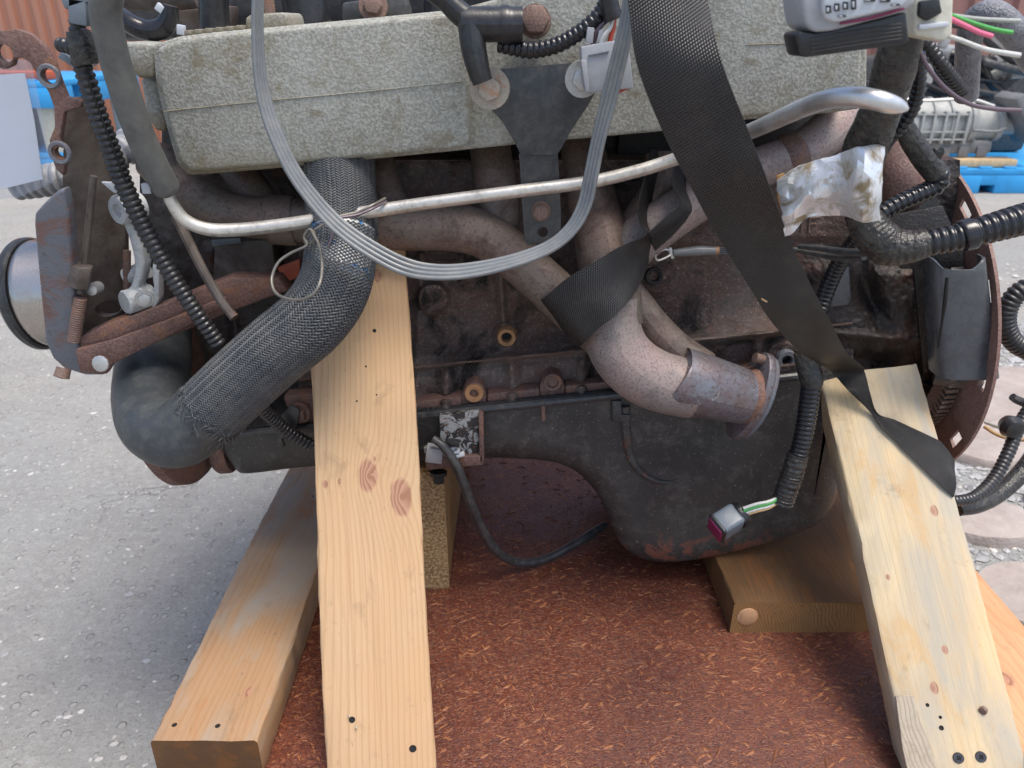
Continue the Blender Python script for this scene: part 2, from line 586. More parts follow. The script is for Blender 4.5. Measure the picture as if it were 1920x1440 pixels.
def mat_block():
    t = NT('grimy_cast_iron'); v = t.co()
    big = t.noise(v, 11, 5, 0.6, 0.3); mid = t.noise(v, 55, 6, 0.75); fi = t.noise(v, 260, 5, 0.75)
    c = t.mix(t.ramp(big, [(0.36, 0), (0.64, 1)]), (0.135, 0.08, 0.064), (0.14, 0.122, 0.114))
    c = t.mix(t.ramp(mid, [(0.48, 0), (0.68, 0.8)]), c, (0.15, 0.08, 0.06))
    c = t.mix(t.ramp(fi, [(0.5, 0), (0.68, 0.8)]), c, (0.27, 0.215, 0.19))
    c = t.mix(t.ramp(t.noise(v, 480, 1, 0.5), [(0.70, 0), (0.73, 0.8)]), c, (0.4, 0.37, 0.34))
    oil = t.ramp(t.noise(v, 15, 6, 0.7, 0.8), [(0.5, 0), (0.63, 1)])
    c = t.mix(oil, c, (0.016, 0.013, 0.012))
    r = t.mix(oil, (0.75,) * 3, t.ramp(mid, [(0.35, 0.12), (0.65, 0.4)]))
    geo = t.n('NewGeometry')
    edge_wear_light = t.math('MULTIPLY', t.ramp(geo.outputs['Pointiness'], [(0.52, 0), (0.58, 1)]), t.ramp(mid, [(0.3, 0.3), (0.6, 1)]))  # worn convex edges tinted paler, painting in the light that ledges catch
    c = t.mix(t.math('MULTIPLY', edge_wear_light, 0.7), c, (0.26, 0.17, 0.13))
    h = t.math('ADD', t.math('MULTIPLY', mid, 1.4), fi)
    t.set(c, r, 0.0, t.bump(h, 1.0, 0.0026))
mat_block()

def mat_oily(name, a, b, rust=None):
    t = NT(name); v = t.co()
    mid = t.noise(v, 45, 6, 0.7, 0.4); fi = t.noise(v, 420, 4, 0.7)
    c = t.mix(t.ramp(mid, [(0.4, 0), (0.62, 1)]), a, b)
    if rust: c = t.mix(t.ramp(t.noise(v, 22, 5, 0.7), [(0.54, 0), (0.68, 0.9)]), c, rust)
    c = t.mix(t.ramp(fi, [(0.66, 0), (0.72, 0.5)]), c, (0.2, 0.19, 0.18))
    t.set(c, t.ramp(mid, [(0.35, 0.2), (0.65, 0.5)]), 0.0, t.bump(t.math('ADD', t.math('MULTIPLY', mid, 1.5), fi), 0.8, 0.0014))
mat_oily('oily_housing', (0.03, 0.024, 0.022), (0.055, 0.045, 0.042), (0.11, 0.05, 0.036))
mat_oily('black_grease', (0.012, 0.011, 0.011), (0.022, 0.02, 0.02))

def mat_pan():
    t = NT('painted_oil_pan'); v = t.co()
    big = t.noise(v, 9, 5, 0.6, 0.4); fi = t.noise(v, 300, 4, 0.7)
    c = t.mix(t.ramp(big, [(0.36, 0), (0.64, 1)]), (0.026, 0.026, 0.028), (0.056, 0.054, 0.05))
    c = t.mix(t.ramp(t.noise(v, 50, 7, 0.8, 0.5), [(0.5, 0), (0.72, 0.8)]), c, (0.13, 0.125, 0.112))
    c = t.mix(t.ramp(t.noise(v, 420, 2, 0.6), [(0.66, 0), (0.71, 0.7)]), c, (0.3, 0.28, 0.24))
    z = t.sep(v)[2]
    low = t.math('MULTIPLY', t.ramp(t.noise(v, 26, 5, 0.7, 0.6), [(0.51, 0), (0.55, 1)]), t.ramp(z, [(0.0, 1.0), (0.03, 0.9), (0.06, 0.0)]))
    rust = t.mix(t.ramp(fi, [(0.4, 0), (0.6, 1)]), (0.25, 0.095, 0.06), (0.16, 0.07, 0.05))
    c = t.mix(low, c, rust)
    t.set(c, t.ramp(big, [(0.3, 0.36), (0.7, 0.56)]), 0.0, t.bump(t.math('ADD', fi, t.math('MULTIPLY', low, -0.8)), 0.35, 0.0006))
mat_pan()

def mat_plain(name, c, rough=0.5, metal=0.0, var=0.25, scale=60, dust=None, dust_amt=0.35, bump=0.25, bumpd=0.0004, spec=0.5, dscale=300):
    t = NT(name); v = t.co()
    nz = t.noise(v, scale, 5, 0.65)
    cc = t.mix(t.ramp(nz, [(0.3, 0), (0.7, 1)]), tuple(min(1, x * (1 - var)) for x in c), tuple(min(1, x * (1 + var)) for x in c))
    if dust: cc = t.mix(t.math('MULTIPLY', t.ramp(t.noise(v, dscale, 5, 0.75), [(0.45, 0), (0.75, 1)]), dust_amt), cc, dust)
    t.set(cc, t.ramp(nz, [(0.3, max(0.03, rough - 0.1)), (0.7, min(1, rough + 0.1))]), metal, t.bump(t.noise(v, scale * 6, 3, 0.6), bump, bumpd), spec)
    return t
GREYDUST = (0.25, 0.245, 0.22)
mat_plain('dusty_rubber', (0.042, 0.048, 0.053), 0.5, dust=(0.15, 0.15, 0.13), dust_amt=0.5, scale=28, dscale=90)
mat_plain('grey_rubber', (0.095, 0.096, 0.09), 0.45, dust=(0.17, 0.165, 0.14), dust_amt=0.5, scale=30, dscale=60)
mat_plain('black_plastic', (0.017, 0.017, 0.019), 0.34, dust=(0.09, 0.085, 0.075), dust_amt=0.25, dscale=220)
mat_plain('conduit_plastic', (0.022, 0.022, 0.024), 0.32, dust=(0.12, 0.11, 0.1), dust_amt=0.3, dscale=160)
mat_plain('shiny_conduit', (0.014, 0.014, 0.017), 0.22, dust=(0.06, 0.057, 0.053), dust_amt=0.2, dscale=160)
mat_plain('black_tape', (0.024, 0.023, 0.022), 0.3, dust=(0.13, 0.115, 0.09), dust_amt=0.45, dscale=130, bump=0.8, bumpd=0.002, scale=45)
mat_plain('black_paint', (0.035, 0.037, 0.041), 0.36, dust=(0.17, 0.16, 0.14), dust_amt=0.4, dscale=140)
mat_plain('shroud_paint', (0.058, 0.064, 0.073), 0.28, dust=(0.1, 0.095, 0.09), dust_amt=0.25, dscale=120)
mat_plain('grey_plastic', (0.36, 0.37, 0.39), 0.4, var=0.08, dust=(0.25, 0.23, 0.2), dust_amt=0.3)
mat_plain('pale_plastic', (0.55, 0.58, 0.62), 0.4, var=0.08, dust=(0.3, 0.28, 0.24), dust_amt=0.3)
mat_plain('cream_plastic', (0.62, 0.6, 0.5), 0.45, var=0.1, dust=(0.35, 0.3, 0.2), dust_amt=0.4)
mat_plain('slate_plastic', (0.14, 0.17, 0.2), 0.32, var=0.1, dust=(0.25, 0.24, 0.22), dust_amt=0.2)
mat_plain('maroon_seal', (0.2, 0.015, 0.07), 0.5, var=0.3, scale=400)
mat_plain('red_plastic', (0.5, 0.06, 0.03), 0.45, dust=(0.3, 0.15, 0.1), dust_amt=0.3)
mat_plain('orange_plastic', (0.48, 0.1, 0.05), 0.5, dust=(0.3, 0.15, 0.1), dust_amt=0.3)
mat_plain('dirty_pipe_metal', (0.66, 0.63, 0.57), 0.42, metal=0.6, var=0.12, dust=(0.12, 0.1, 0.08), dust_amt=0.75, dscale=120, bump=0.4)
mat_plain('bright_pipe_metal', (0.7, 0.7, 0.7), 0.4, metal=0.85, var=0.08, dust=(0.35, 0.33, 0.3), dust_amt=0.25)
mat_plain('machined_steel', (0.5, 0.47, 0.44), 0.28, metal=0.9, var=0.2, dust=(0.22, 0.14, 0.08), dust_amt=0.5, dscale=60)
mat_plain('galvanised', (0.5, 0.5, 0.49), 0.42, metal=0.6, var=0.15, dust=(0.25, 0.2, 0.15), dust_amt=0.4)
mat_plain('tie_wire', (0.2, 0.185, 0.16), 0.45, metal=0.4)
mat_plain('braid_yarn', (0.06, 0.064, 0.07), 0.45, var=0.3, scale=200, dust=(0.2, 0.19, 0.16), dust_amt=0.35, dscale=40)
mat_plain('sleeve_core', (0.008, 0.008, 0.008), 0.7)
mat_plain('silver_tape', (0.2, 0.2, 0.22), 0.32, var=0.4, scale=60, bump=0.9, bumpd=0.003, dust=(0.06, 0.06, 0.06), dust_amt=0.6, dscale=50)
mat_plain('grey_cable', (0.155, 0.165, 0.172), 0.36, var=0.15, scale=25, dust=(0.3, 0.28, 0.24), dust_amt=0.4, dscale=120)
mat_plain('black_cable', (0.04, 0.042, 0.045), 0.4, dust=(0.16, 0.14, 0.12), dust_amt=0.4, dscale=120)
mat_plain('wire_pink', (0.75, 0.16, 0.27), 0.4, var=0.1)
mat_plain('wire_green', (0.09, 0.4, 0.09), 0.4, var=0.1)
mat_plain('wire_white', (0.6, 0.6, 0.56), 0.4, var=0.1, dust=(0.3, 0.27, 0.2), dust_amt=0.3)
mat_plain('wire_grey', (0.4, 0.41, 0.38), 0.4, var=0.1, dust=(0.3, 0.27, 0.2), dust_amt=0.3)
mat_plain('wire_purple', (0.14, 0.1, 0.12), 0.4, var=0.1)
mat_plain('wire_yellow', (0.5, 0.33, 0.16), 0.4, var=0.1)
mat_plain('blue_plastic', (0.025, 0.33, 0.72), 0.5, var=0.12, scale=12, dust=(0.2, 0.3, 0.4), dust_amt=0.25)
mat_plain('paper', (0.82, 0.84, 0.88), 0.7, var=0.03, scale=20)
mat_plain('dark_scrap', (0.05, 0.05, 0.052), 0.5, dust=(0.2, 0.19, 0.17), dust_amt=0.4, dscale=60)
mat_plain('zinc_screw', (0.07, 0.07, 0.075), 0.35, metal=0.6)
mat_plain('pale_chip', (0.5, 0.46, 0.38), 0.7)

def mat_scaly():
    t = NT('flaking_white_paint'); v = t.co()
    n1 = t.noise(v, 120, 5, 0.65, 0.6)
    c = t.mix(t.ramp(n1, [(0.5, 0), (0.54, 1)]), (0.022, 0.02, 0.02), (0.3, 0.31, 0.31))
    c = t.mix(t.ramp(t.noise(v, 260, 4, 0.7), [(0.58, 0), (0.64, 0.9)]), c, (0.2, 0.1, 0.06))
    t.set(c, 0.6, 0.0, t.bump(n1, 0.6, 0.0015))
mat_scaly()

def mat_pitted():
    t = NT('pitted_plate'); v = t.co()
    n1 = t.noise(v, 26, 5, 0.65, 0.4); n2 = t.noise(v, 160, 5, 0.75)
    c = t.mix(t.ramp(n1, [(0.5, 0), (0.6, 1)]), (0.16, 0.17, 0.195), (0.2, 0.115, 0.095))
    c = t.mix(t.ramp(n2, [(0.6, 0), (0.72, 0.8)]), c, (0.09, 0.055, 0.05))
    c = t.mix(t.ramp(t.noise(v, 60, 4, 0.7), [(0.64, 0), (0.74, 0.7)]), c, (0.33, 0.18, 0.1))
    t.set(c, t.ramp(n2, [(0.3, 0.35), (0.7, 0.65)]), 0.2, t.bump(n2, 0.9, 0.002))
mat_pitted()

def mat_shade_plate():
    t = NT('shaded_grime_plate'); v = t.co()
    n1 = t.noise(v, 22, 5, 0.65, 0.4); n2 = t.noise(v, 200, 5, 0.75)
    c = t.mix(t.ramp(n1, [(0.4, 0), (0.62, 1)]), (0.07, 0.052, 0.044), (0.17, 0.145, 0.125))  # dark tone holds the inner web's shadow in the colour, mixed with grime
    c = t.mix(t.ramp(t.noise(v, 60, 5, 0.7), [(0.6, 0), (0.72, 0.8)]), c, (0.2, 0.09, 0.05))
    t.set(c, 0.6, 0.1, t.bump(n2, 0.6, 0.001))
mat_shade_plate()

def mat_strap():
    t = NT('polyester_webbing'); uv = t.co('UV')
    s = t.sep(uv)
    # UV in metres: u across, v along
    a = t.math('ADD', t.math('MULTIPLY', s[0], 700), t.math('MULTIPLY', s[1], 420))
    b = t.math('SUBTRACT', t.math('MULTIPLY', s[0], 2600), 0.0)
    w1 = t.math('SINE', t.math('MULTIPLY', s[0], 3800.0))
    w2 = t.math('SINE', t.math('ADD', t.math('MULTIPLY', s[1], 3100.0), t.math('MULTIPLY', s[0], 1900.0)))
    h = t.math('ADD', t.math('MULTIPLY', w1, 0.4), t.math('MULTIPLY', w2, 0.6))
    nz = t.noise(t.co(), 30, 5, 0.65)
    c = t.mix(t.ramp(h, [(0.0, 0), (1.0, 1)]), (0.012, 0.011, 0.011), (0.034, 0.032, 0.032))
    c = t.mix(t.ramp(nz, [(0.5, 0), (0.78, 0.6)]), c, (0.055, 0.048, 0.042))
    t.set(c, 0.42, 0.0, t.bump(h, 0.7, 0.0004))
mat_strap()

def mat_foil():
    t = NT('crumpled_foil'); v = t.co()
    n1 = t.noise(v, 60, 5, 0.6, 1.2); n2 = t.vor(v, 140)
    dirt = t.ramp(t.noise(v, 42, 6, 0.68, 0.8), [(0.46, 0), (0.6, 1)])
    c = t.mix(dirt, (0.86, 0.88, 0.9), (0.3, 0.235, 0.14))
    t.set(c, t.mix(dirt, (0.36,) * 3, (0.65,) * 3), t.mix(dirt, (0.55,) * 3, (0.1,) * 3), t.bump(n2, 0.12, 0.0006))
mat_foil()

def mat_film():
    t = NT('printed_film'); v = t.co()
    n1 = t.noise(v, 70, 2, 0.5, 0.5)
    c = t.mix(t.ramp(n1, [(0.54, 0), (0.58, 1)]), (0.5, 0.51, 0.5), (0.04, 0.17, 0.4))
    t.set(c, 0.35, 0.0)
mat_film()

def mat_sleeve():
    t = NT('clear_sleeve'); v = t.co()
    tr = t.n('BsdfTransparent'); gl = t.n('BsdfGlossy'); df = t.n('BsdfDiffuse')
    gl.inputs['Roughness'].default_value = 0.12
    df.inputs['Color'].default_value = (0.5, 0.5, 0.5, 1)
    tr.inputs['Color'].default_value = (0.99, 0.99, 0.99, 1)
    m1 = t.n('MixShader'); m2 = t.n('MixShader')
    m1.inputs[0].default_value = 0.035
    t.t.links.new(tr.outputs[0], m1.inputs[1]); t.t.links.new(df.outputs[0], m1.inputs[2])
    fr = t.n('Fresnel'); fr.inputs[0].default_value = 1.4
    t.t.links.new(fr.outputs[0], m2.inputs[0])
    t.t.links.new(m1.outputs[0], m2.inputs[1]); t.t.links.new(gl.outputs[0], m2.inputs[2])
    t.t.links.new(m2.outputs[0], t.out.inputs[0])
mat_sleeve()

def mat_wood(name, light, dark, pith=(0.01, 0.06), slope=0.10, ring=0.0042, weather=None, wamt=0.0, knots=(), stain=None, seed=0.0, contrast=1.0, rough=0.62, warp=0.03):
    """sawn softwood; local z runs along the piece; growth rings round a slanted pith line, knots as (x, z, radius)"""
    t = NT(name); o = t.co(); v = t.map(o, loc=(seed, seed * 1.7, seed * 0.3))
    s = t.sep(o)
    wrp = t.noise(t.map(v, scale=(14, 14, 2.4)), 1.0, 3, 0.5)
    x = t.math('SUBTRACT', s[0], pith[0])
    y = t.math('SUBTRACT', t.math('ADD', s[1], t.math('MULTIPLY', s[2], slope)), pith[1])
    r = t.math('SQRT', t.math('ADD', t.math('MULTIPLY', x, x), t.math('MULTIPLY', y, y)))
    r = t.math('ADD', r, t.math('MULTIPLY', t.math('SUBTRACT', wrp, 0.5), warp))
    kmask = None
    for kx, kz, kr in knots:
        dx = t.math('SUBTRACT', s[0], kx); dz = t.math('MULTIPLY', t.math('SUBTRACT', s[2], kz), 0.62)
        dn = t.math('MULTIPLY', t.math('SUBTRACT', t.noise(v, 90, 2, 0.5), 0.5), kr * 0.5)
        d = t.math('ADD', t.math('SQRT', t.math('ADD', t.math('MULTIPLY', dx, dx), t.math('MULTIPLY', dz, dz))), dn)
        g = t.math('MULTIPLY', t.math('POWER', 2.718, t.math('MULTIPLY', d, -1.0 / (kr * 1.5))), kr * 1.6)
        r = t.math('ADD', r, g)
        m_ = t.ramp(t.math('DIVIDE', d, kr), [(0.78, 1.0), (1.0, 0.0)])
        kmask = m_ if kmask is None else t.math('MAXIMUM', kmask, m_)
    f = t.math('FRACT', t.math('DIVIDE', r, ring))
    late = t.ramp(f, [(0.0, 0.15), (0.55, 0.25), (0.86, 1.0), (0.93, 1.0), (1.0, 0.1)])
    fib = t.noise(t.map(v, scale=(900, 900, 22)), 1.0, 3, 0.6)
    c = t.mix(t.math('MULTIPLY', late, 0.55 * contrast), light, dark)
    c = t.mix(t.ramp(fib, [(0.45, 0), (0.75, 0.45)]), c, tuple(q * 0.72 for q in light))
    tone = t.noise(t.map(v, scale=(10, 10, 4)), 1.0, 4, 0.6)
    c = t.mix(t.ramp(tone, [(0.4, 0), (0.7, 0.5)]), c, tuple(q * w for q, w in zip(light, (0.95, 0.78, 0.6))))
    c = t.mix(t.ramp(t.noise(t.map(v, scale=(330, 330, 120)), 1.0, 3, 0.6), [(0.68, 0), (0.74, 0.45)]), c, tuple(q * 0.6 for q in dark))
    c = t.mix(t.ramp(t.noise(t.map(v, scale=(170, 170, 3.5)), 1.0, 3, 0.6), [(0.55, 0), (0.75, 0.4)]), c, tuple(q * 0.85 for q in dark))
    if weather:
        w = t.ramp(t.noise(t.map(v, scale=(18, 18, 5)), 1.0, 5, 0.65, 0.6), [(0.5 - wamt * 0.3, 0), (0.7 - wamt * 0.3, 1)])
        c = t.mix(t.math('MULTIPLY', w, 0.85), c, weather)
    if stain:
        w = t.ramp(t.noise(t.map(v, scale=(25, 25, 9), loc=(3, 1, 2)), 1.0, 5, 0.65, 0.9), [(0.55, 0), (0.66, 1)])
        c = t.mix(t.math('MULTIPLY', w, 0.7), c, stain)
    gr = t.math('MULTIPLY', t.ramp(t.noise(t.map(v, scale=(40, 40, 26), loc=(7, 5, 1)), 1.0, 6, 0.7, 0.4), [(0.58, 0), (0.75, 1)]), 0.45)
    c = t.mix(gr, c, (0.16, 0.11, 0.07))
    if kmask is not None:
        kc = t.mix(t.ramp(f, [(0.3, 0), (0.8, 1)]), (0.42, 0.22, 0.15), (0.26, 0.11, 0.07))
        c = t.mix(t.math('MULTIPLY', kmask, 0.8), c, kc)
    h = t.math('ADD', t.math('MULTIPLY', late, 0.35), fib)
    t.set(c, rough, 0.0, t.bump(h, 0.35, 0.0006), 0.3)

def mat_board():
    """bark-brown particle board: pressed flakes lying mostly across the sheet"""
    t = NT('particle_board'); o = t.co()
    s1 = t.noise(t.map(o, scale=(60, 60, 60)), 1.0, 3, 0.6, 0.0)
    warp = t.n('VectorMath', operation='ADD')
    t.put(warp.inputs[0], o)
    nv = t.n('VectorMath', operation='SCALE'); t.put(nv.inputs[0], t.noise(o, 35, 2, 0.5, color=True)); nv.inputs['Scale'].default_value = 0.010
    t.put(warp.inputs[1], nv.outputs[0])
    col_, hgt = None, None
    c = (0.14, 0.038, 0.02)
    sf = 2.5
    layers = [((105, 420, 1), 0.15, (0.15, 0.05, 0.025), 0.55), ((75, 330, 1), -0.35, (0.22, 0.075, 0.032), 0.6),
              ((160, 420, 1), 0.5, (0.055, 0.015, 0.012), 0.55), ((95, 330, 1), -0.1, (0.3, 0.11, 0.045), 0.78),
              ((38, 170, 1), 0.25, (0.4, 0.165, 0.062), 0.95), ((34, 120, 1), -0.6, (0.42, 0.16, 0.06), 0.94), ((60, 160, 1), 1.1, (0.38, 0.15, 0.06), 0.92)]
    for k, (sc, ro, cc, thr) in enumerate(layers):
        vv = t.map(warp.outputs[0], rot=(0, 0, ro), loc=(k * 3.7, k * 1.3, 0))
        vv = t.map(vv, scale=tuple(q * sf for q in sc))
        x = t.n('TexVoronoi', feature='F1'); t.put(x.inputs['Vector'], vv); x.inputs['Scale'].default_value = 1.0
        rnd = t.sep(x.outputs['Color'])[0]
        mk = t.math('MULTIPLY', t.ramp(rnd, [(thr - 0.02, 0), (thr + 0.02, 1)]), t.ramp(x.outputs['Distance'], [(0.3, 1), (0.52, 0)]))
        c = t.mix(t.math('MULTIPLY', mk, 0.85), c, cc)
        hgt = mk if hgt is None else t.math('ADD', t.math('MULTIPLY', hgt, 0.8), mk)
    fi = t.noise(o, 500, 3, 0.65)
    c = t.mix(t.ramp(t.noise(t.map(o, scale=(170, 330, 170)), 1.0, 4, 0.75), [(0.48, 0), (0.66, 0.75)]), c, (0.045, 0.013, 0.011))
    c = t.mix(t.ramp(t.noise(t.map(o, scale=(150, 300, 150), loc=(4, 2, 1)), 1.0, 4, 0.75), [(0.55, 0), (0.7, 0.6)]), c, (0.3, 0.1, 0.045))
    c = t.mix(t.ramp(t.noise(o, 6, 5, 0.65, 0.5), [(0.42, 0), (0.68, 0.6)]), c, (0.05, 0.016, 0.014))
    t.set(c, t.ramp(s1, [(0.3, 0.3), (0.7, 0.5)]), 0.0, t.bump(t.math('ADD', hgt, t.math('MULTIPLY', fi, 0.6)), 0.6, 0.001), 0.45)
mat_board()

def mat_ground():
    t = NT('rough_concrete'); o = t.co()
    big = t.noise(o, 1.3, 5, 0.6, 0.3); mid = t.noise(o, 9, 6, 0.65); fi = t.noise(o, 75, 5, 0.75); f2 = t.noise(o, 190, 4, 0.75)
    c = t.mix(t.ramp(big, [(0.38, 0), (0.62, 1)]), (0.34, 0.345, 0.335), (0.40, 0.385, 0.35))
    c = t.mix(t.ramp(mid, [(0.42, 0), (0.68, 0.6)]), c, (0.29, 0.28, 0.265))
    c = t.mix(t.ramp(fi, [(0.5, 0), (0.68, 0.6)]), c, (0.5, 0.49, 0.47))
    c = t.mix(t.ramp(f2, [(0.54, 0), (0.7, 0.75)]), c, (0.19, 0.185, 0.18))
    d = t.vor(o, 70); rc = t.sep(t.vor(o, 70, out='Color'))[1]
    peb = t.math('MULTIPLY', t.ramp(d, [(0.3, 1), (0.42, 0)]), t.ramp(rc, [(0.72, 0), (0.76, 1)]))
    c = t.mix(t.math('MULTIPLY', peb, 0.4), c, t.mix(t.sep(t.vor(o, 70, out='Color'))[0], (0.3, 0.29, 0.28), (0.6, 0.58, 0.55)))
    ck = t.vor(t.map(o, scale=(1, 2.2, 1)), 1.0, feature='DISTANCE_TO_EDGE')
    wob = t.math('ADD', ck, t.math('MULTIPLY', t.math('SUBTRACT', t.noise(o, 5, 6, 0.7), 0.5), 0.22))
    crack = t.math('MULTIPLY', t.ramp(wob, [(0.0, 0.0), (0.002, 0.7), (0.008, 0.0)]), t.ramp(t.noise(o, 2.2, 3, 0.5), [(0.5, 0), (0.6, 1)]))
    c = t.mix(crack, c, (0.16, 0.15, 0.145))
    h = t.math('ADD', t.math('ADD', t.math('MULTIPLY', fi, 1.0), t.math('MULTIPLY', f2, 0.5)), t.math('MULTIPLY', peb, 0.5))
    h = t.math('SUBTRACT', h, crack)
    t.set(c, 0.85, 0.0, t.bump(h, 1.0, 0.007), 0.3)
mat_ground()
mat_plain('pebble_grey', (0.36, 0.36, 0.36), 0.8, var=0.4, scale=25)
mat_plain('pebble_pale', (0.52, 0.5, 0.47), 0.8, var=0.2, scale=25)
mat_plain('pink_stone', (0.36, 0.305, 0.275), 0.8, var=0.15, scale=14, dust=(0.42, 0.4, 0.37), dust_amt=0.5, dscale=30, bump=0.6, bumpd=0.004)

def mat_wall(name, a, b, rough=0.5):
    t = NT(name); o = t.co()
    n1 = t.noise(t.map(o, scale=(3, 3, 0.6)), 1.0, 5, 0.6); n2 = t.noise(t.map(o, scale=(40, 40, 3)), 1.0, 4, 0.6)
    c = t.mix(t.ramp(n1, [(0.35, 0), (0.65, 1)]), a, b)
    c = t.mix(t.ramp(n2, [(0.55, 0), (0.75, 0.35)]), c, tuple(x * 0.7 for x in a))
    t.set(c, rough, 0.0)
mat_wall('orange_metal', (0.47, 0.2, 0.12), (0.5, 0.24, 0.16))
mat_wall('brown_metal', (0.32, 0.155, 0.13), (0.35, 0.18, 0.15))
# ------------------------------------------------------------------ the yard: ground, walls, background loads
bm = bmesh.new()
bmesh.ops.create_grid(bm, x_segments=2, y_segments=2, size=40)
from_bm('ground', bm, 'rough_concrete', None, 0, loc=Vector((0, 0, 0)), kind='structure')

def pebble_field(name, n, area, size, mat, label, cat, flat=0.5, seed=1, dens=None):
    g = np.random.default_rng(seed)
    ico = [(0, 0, 1), (.9, 0, .1), (.28, .85, .1), (-.72, .53, .1), (-.72, -.53, .1), (.28, -.85, .1), (0, 0, -.6)]
    fc = [(0, 1, 2), (0, 2, 3), (0, 3, 4), (0, 4, 5), (0, 5, 1), (6, 2, 1), (6, 3, 2), (6, 4, 3), (6, 5, 4), (6, 1, 5)]
    ico = np.array(ico)
    V, F = [], []
    k = 0
    while k < n:
        x, y = g.uniform(area[0], area[1]), g.uniform(area[2], area[3])
        if dens is not None and g.random() > dens(x, y): 
            n -= 1
            continue
        s = size * g.lognormal(0, 0.45)
        a = g.uniform(0, 6.28)
        P = ico * (1 + g.normal(0, .16, ico.shape))
        P = P * s * np.array([1, g.uniform(.5, .9), flat * g.uniform(.5, 1)])
        P = np.stack([P[:, 0] * math.cos(a) - P[:, 1] * math.sin(a) + x, P[:, 0] * math.sin(a) + P[:, 1] * math.cos(a) + y, P[:, 2] + s * flat * .15], 1)
        b = len(V)
        V += P.tolist()
        F += [[b + i for i in f] for f in fc]
        k += 1
    o = make_mesh(name, V, F, mat, None, smooth=40)
    return tag(o, label, cat, kind='stuff')

pebble_field('stone_chips', 3600, (-2.4, -0.1, 0.45, 3.0), 0.0028, 'pebble_pale', 'small pale stone chips strewn over the concrete beside the lying plank', 'stone chips', 0.35, 3)
pebble_field('dark_grit', 4200, (-2.4, -0.1, 0.45, 3.0), 0.0024, 'pebble_grey', 'fine dark grit scattered on the concrete beside the lying plank', 'grit', 0.35, 4)
pebble_field('gravel', 12000, (0.5, 1.7, 0.45, 2.0), 0.0075, 'pebble_grey', 'loose grey gravel lying between the flat pink stones', 'gravel', 0.6, 5)
pebble_field('pale_gravel', 2600, (0.5, 2.2, 0.45, 2.6), 0.007, 'pebble_pale', 'pale pebbles mixed into the grey gravel between the stones', 'gravel', 0.6, 6)

def stone(cx, cy, rx, ry, h, rot, seed, label):
    g = np.random.default_rng(seed)
    n = 26
    bm = bmesh.new()
    ph = g.uniform(0, 6, 4)
    ring = []
    for k in range(n):
        a = 2 * math.pi * k / n
        r = 1 + .10 * math.sin(2 * a + ph[0]) + .07 * math.sin(3 * a + ph[1]) + .04 * math.sin(5 * a + ph[2]) + g.normal(0, .012)
        x, y = rx * r * math.cos(a), ry * r * math.sin(a)
        ring.append((cx + x * math.cos(rot) - y * math.sin(rot), cy + x * math.sin(rot) + y * math.cos(rot)))
    prev = None
    for q, (sc, z) in enumerate([(1.0, -.01), (1.0, h * .55), (.96, h * .9), (.85, h), (.5, h * 1.06)]):
        vs_ = [bm.verts.new((cx + (x - cx) * sc, cy + (y - cy) * sc, z + (g.normal(0, .0015) if q > 1 else 0))) for x, y in ring]
        if prev:
            for k in range(n): bm.faces.new([prev[k], prev[(k + 1) % n], vs_[(k + 1) % n], vs_[k]])
        prev = vs_
    bm.faces.new(prev)
    o = from_bm('flat_stone', bm, 'pink_stone', None, 40)
    tag(o, label, 'stone', 'flat stones set in the gravel')

p = on(1835, 985, 0); stone(p.x, p.y, .085, .065, .02, .3, 1, 'rounded flat pink stone on gravel below the cut black cables')
p = on(1925, 1105, 0); stone(p.x + .02, p.y - .04, .11, .085, .02, -.2, 2, 'broad grey-pink flat stone beside the orange-toned runner plank')
p = on(1870, 855, 0); stone(p.x + .03, p.y + .04, .14, .085, .018, .1, 3, 'large pale pink flat stone behind the hanging cables')
p = on(1960, 760, 0); stone(p.x, p.y, .25, .16, .018, -.3, 4, 'flat reddish stone at the far side of the gravel strip')
p = on(1990, 960, 0); stone(p.x + .05, p.y, .12, .09, .02, .5, 5, 'small flat stone out in the gravel away from the planks')

def ribbed_wall(name, x0, x1, y, h, pitch, d, mat, label):
    V, F = [], []
    xs = []
    x = x0
    while x < x1:
        for f, yy in ((0, 0), (.42, 0), (.5, d), (.92, d)):
            xs.append((x + f * pitch, y + yy))
        x += pitch
    for (a, b) in xs:
        V += [(a, b, 0.0), (a, b, h)]
    for k in range(len(xs) - 1):
        F.append([2 * k, 2 * k + 2, 2 * k + 3, 2 * k + 1])
    b = len(V)
    V += [(x0, y + .12, 0), (x0, y + .12, h), (x1, y + .12, 0), (x1, y + .12, h)]
    F.append([b, b + 1, b + 3, b + 2])
    F.append([0, 1, b + 1, b]); F.append([2 * len(xs) - 2, b + 2, b + 3, 2 * len(xs) - 1])
    o = make_mesh(name, V, F, mat, None, smooth=0)
    tag(o, label, 'wall')

ribbed_wall('corrugated_wall', -9.0, -0.6, 5.6, 2.6, 0.085, 0.02, 'orange_metal', 'orange ribbed metal wall behind the stacked blue pallets')
ribbed_wall('metal_siding_wall', -0.5, 10.0, 5.75, 2.8, 0.30, 0.035, 'brown_metal', 'brownish pink metal siding wall behind the old gearbox')

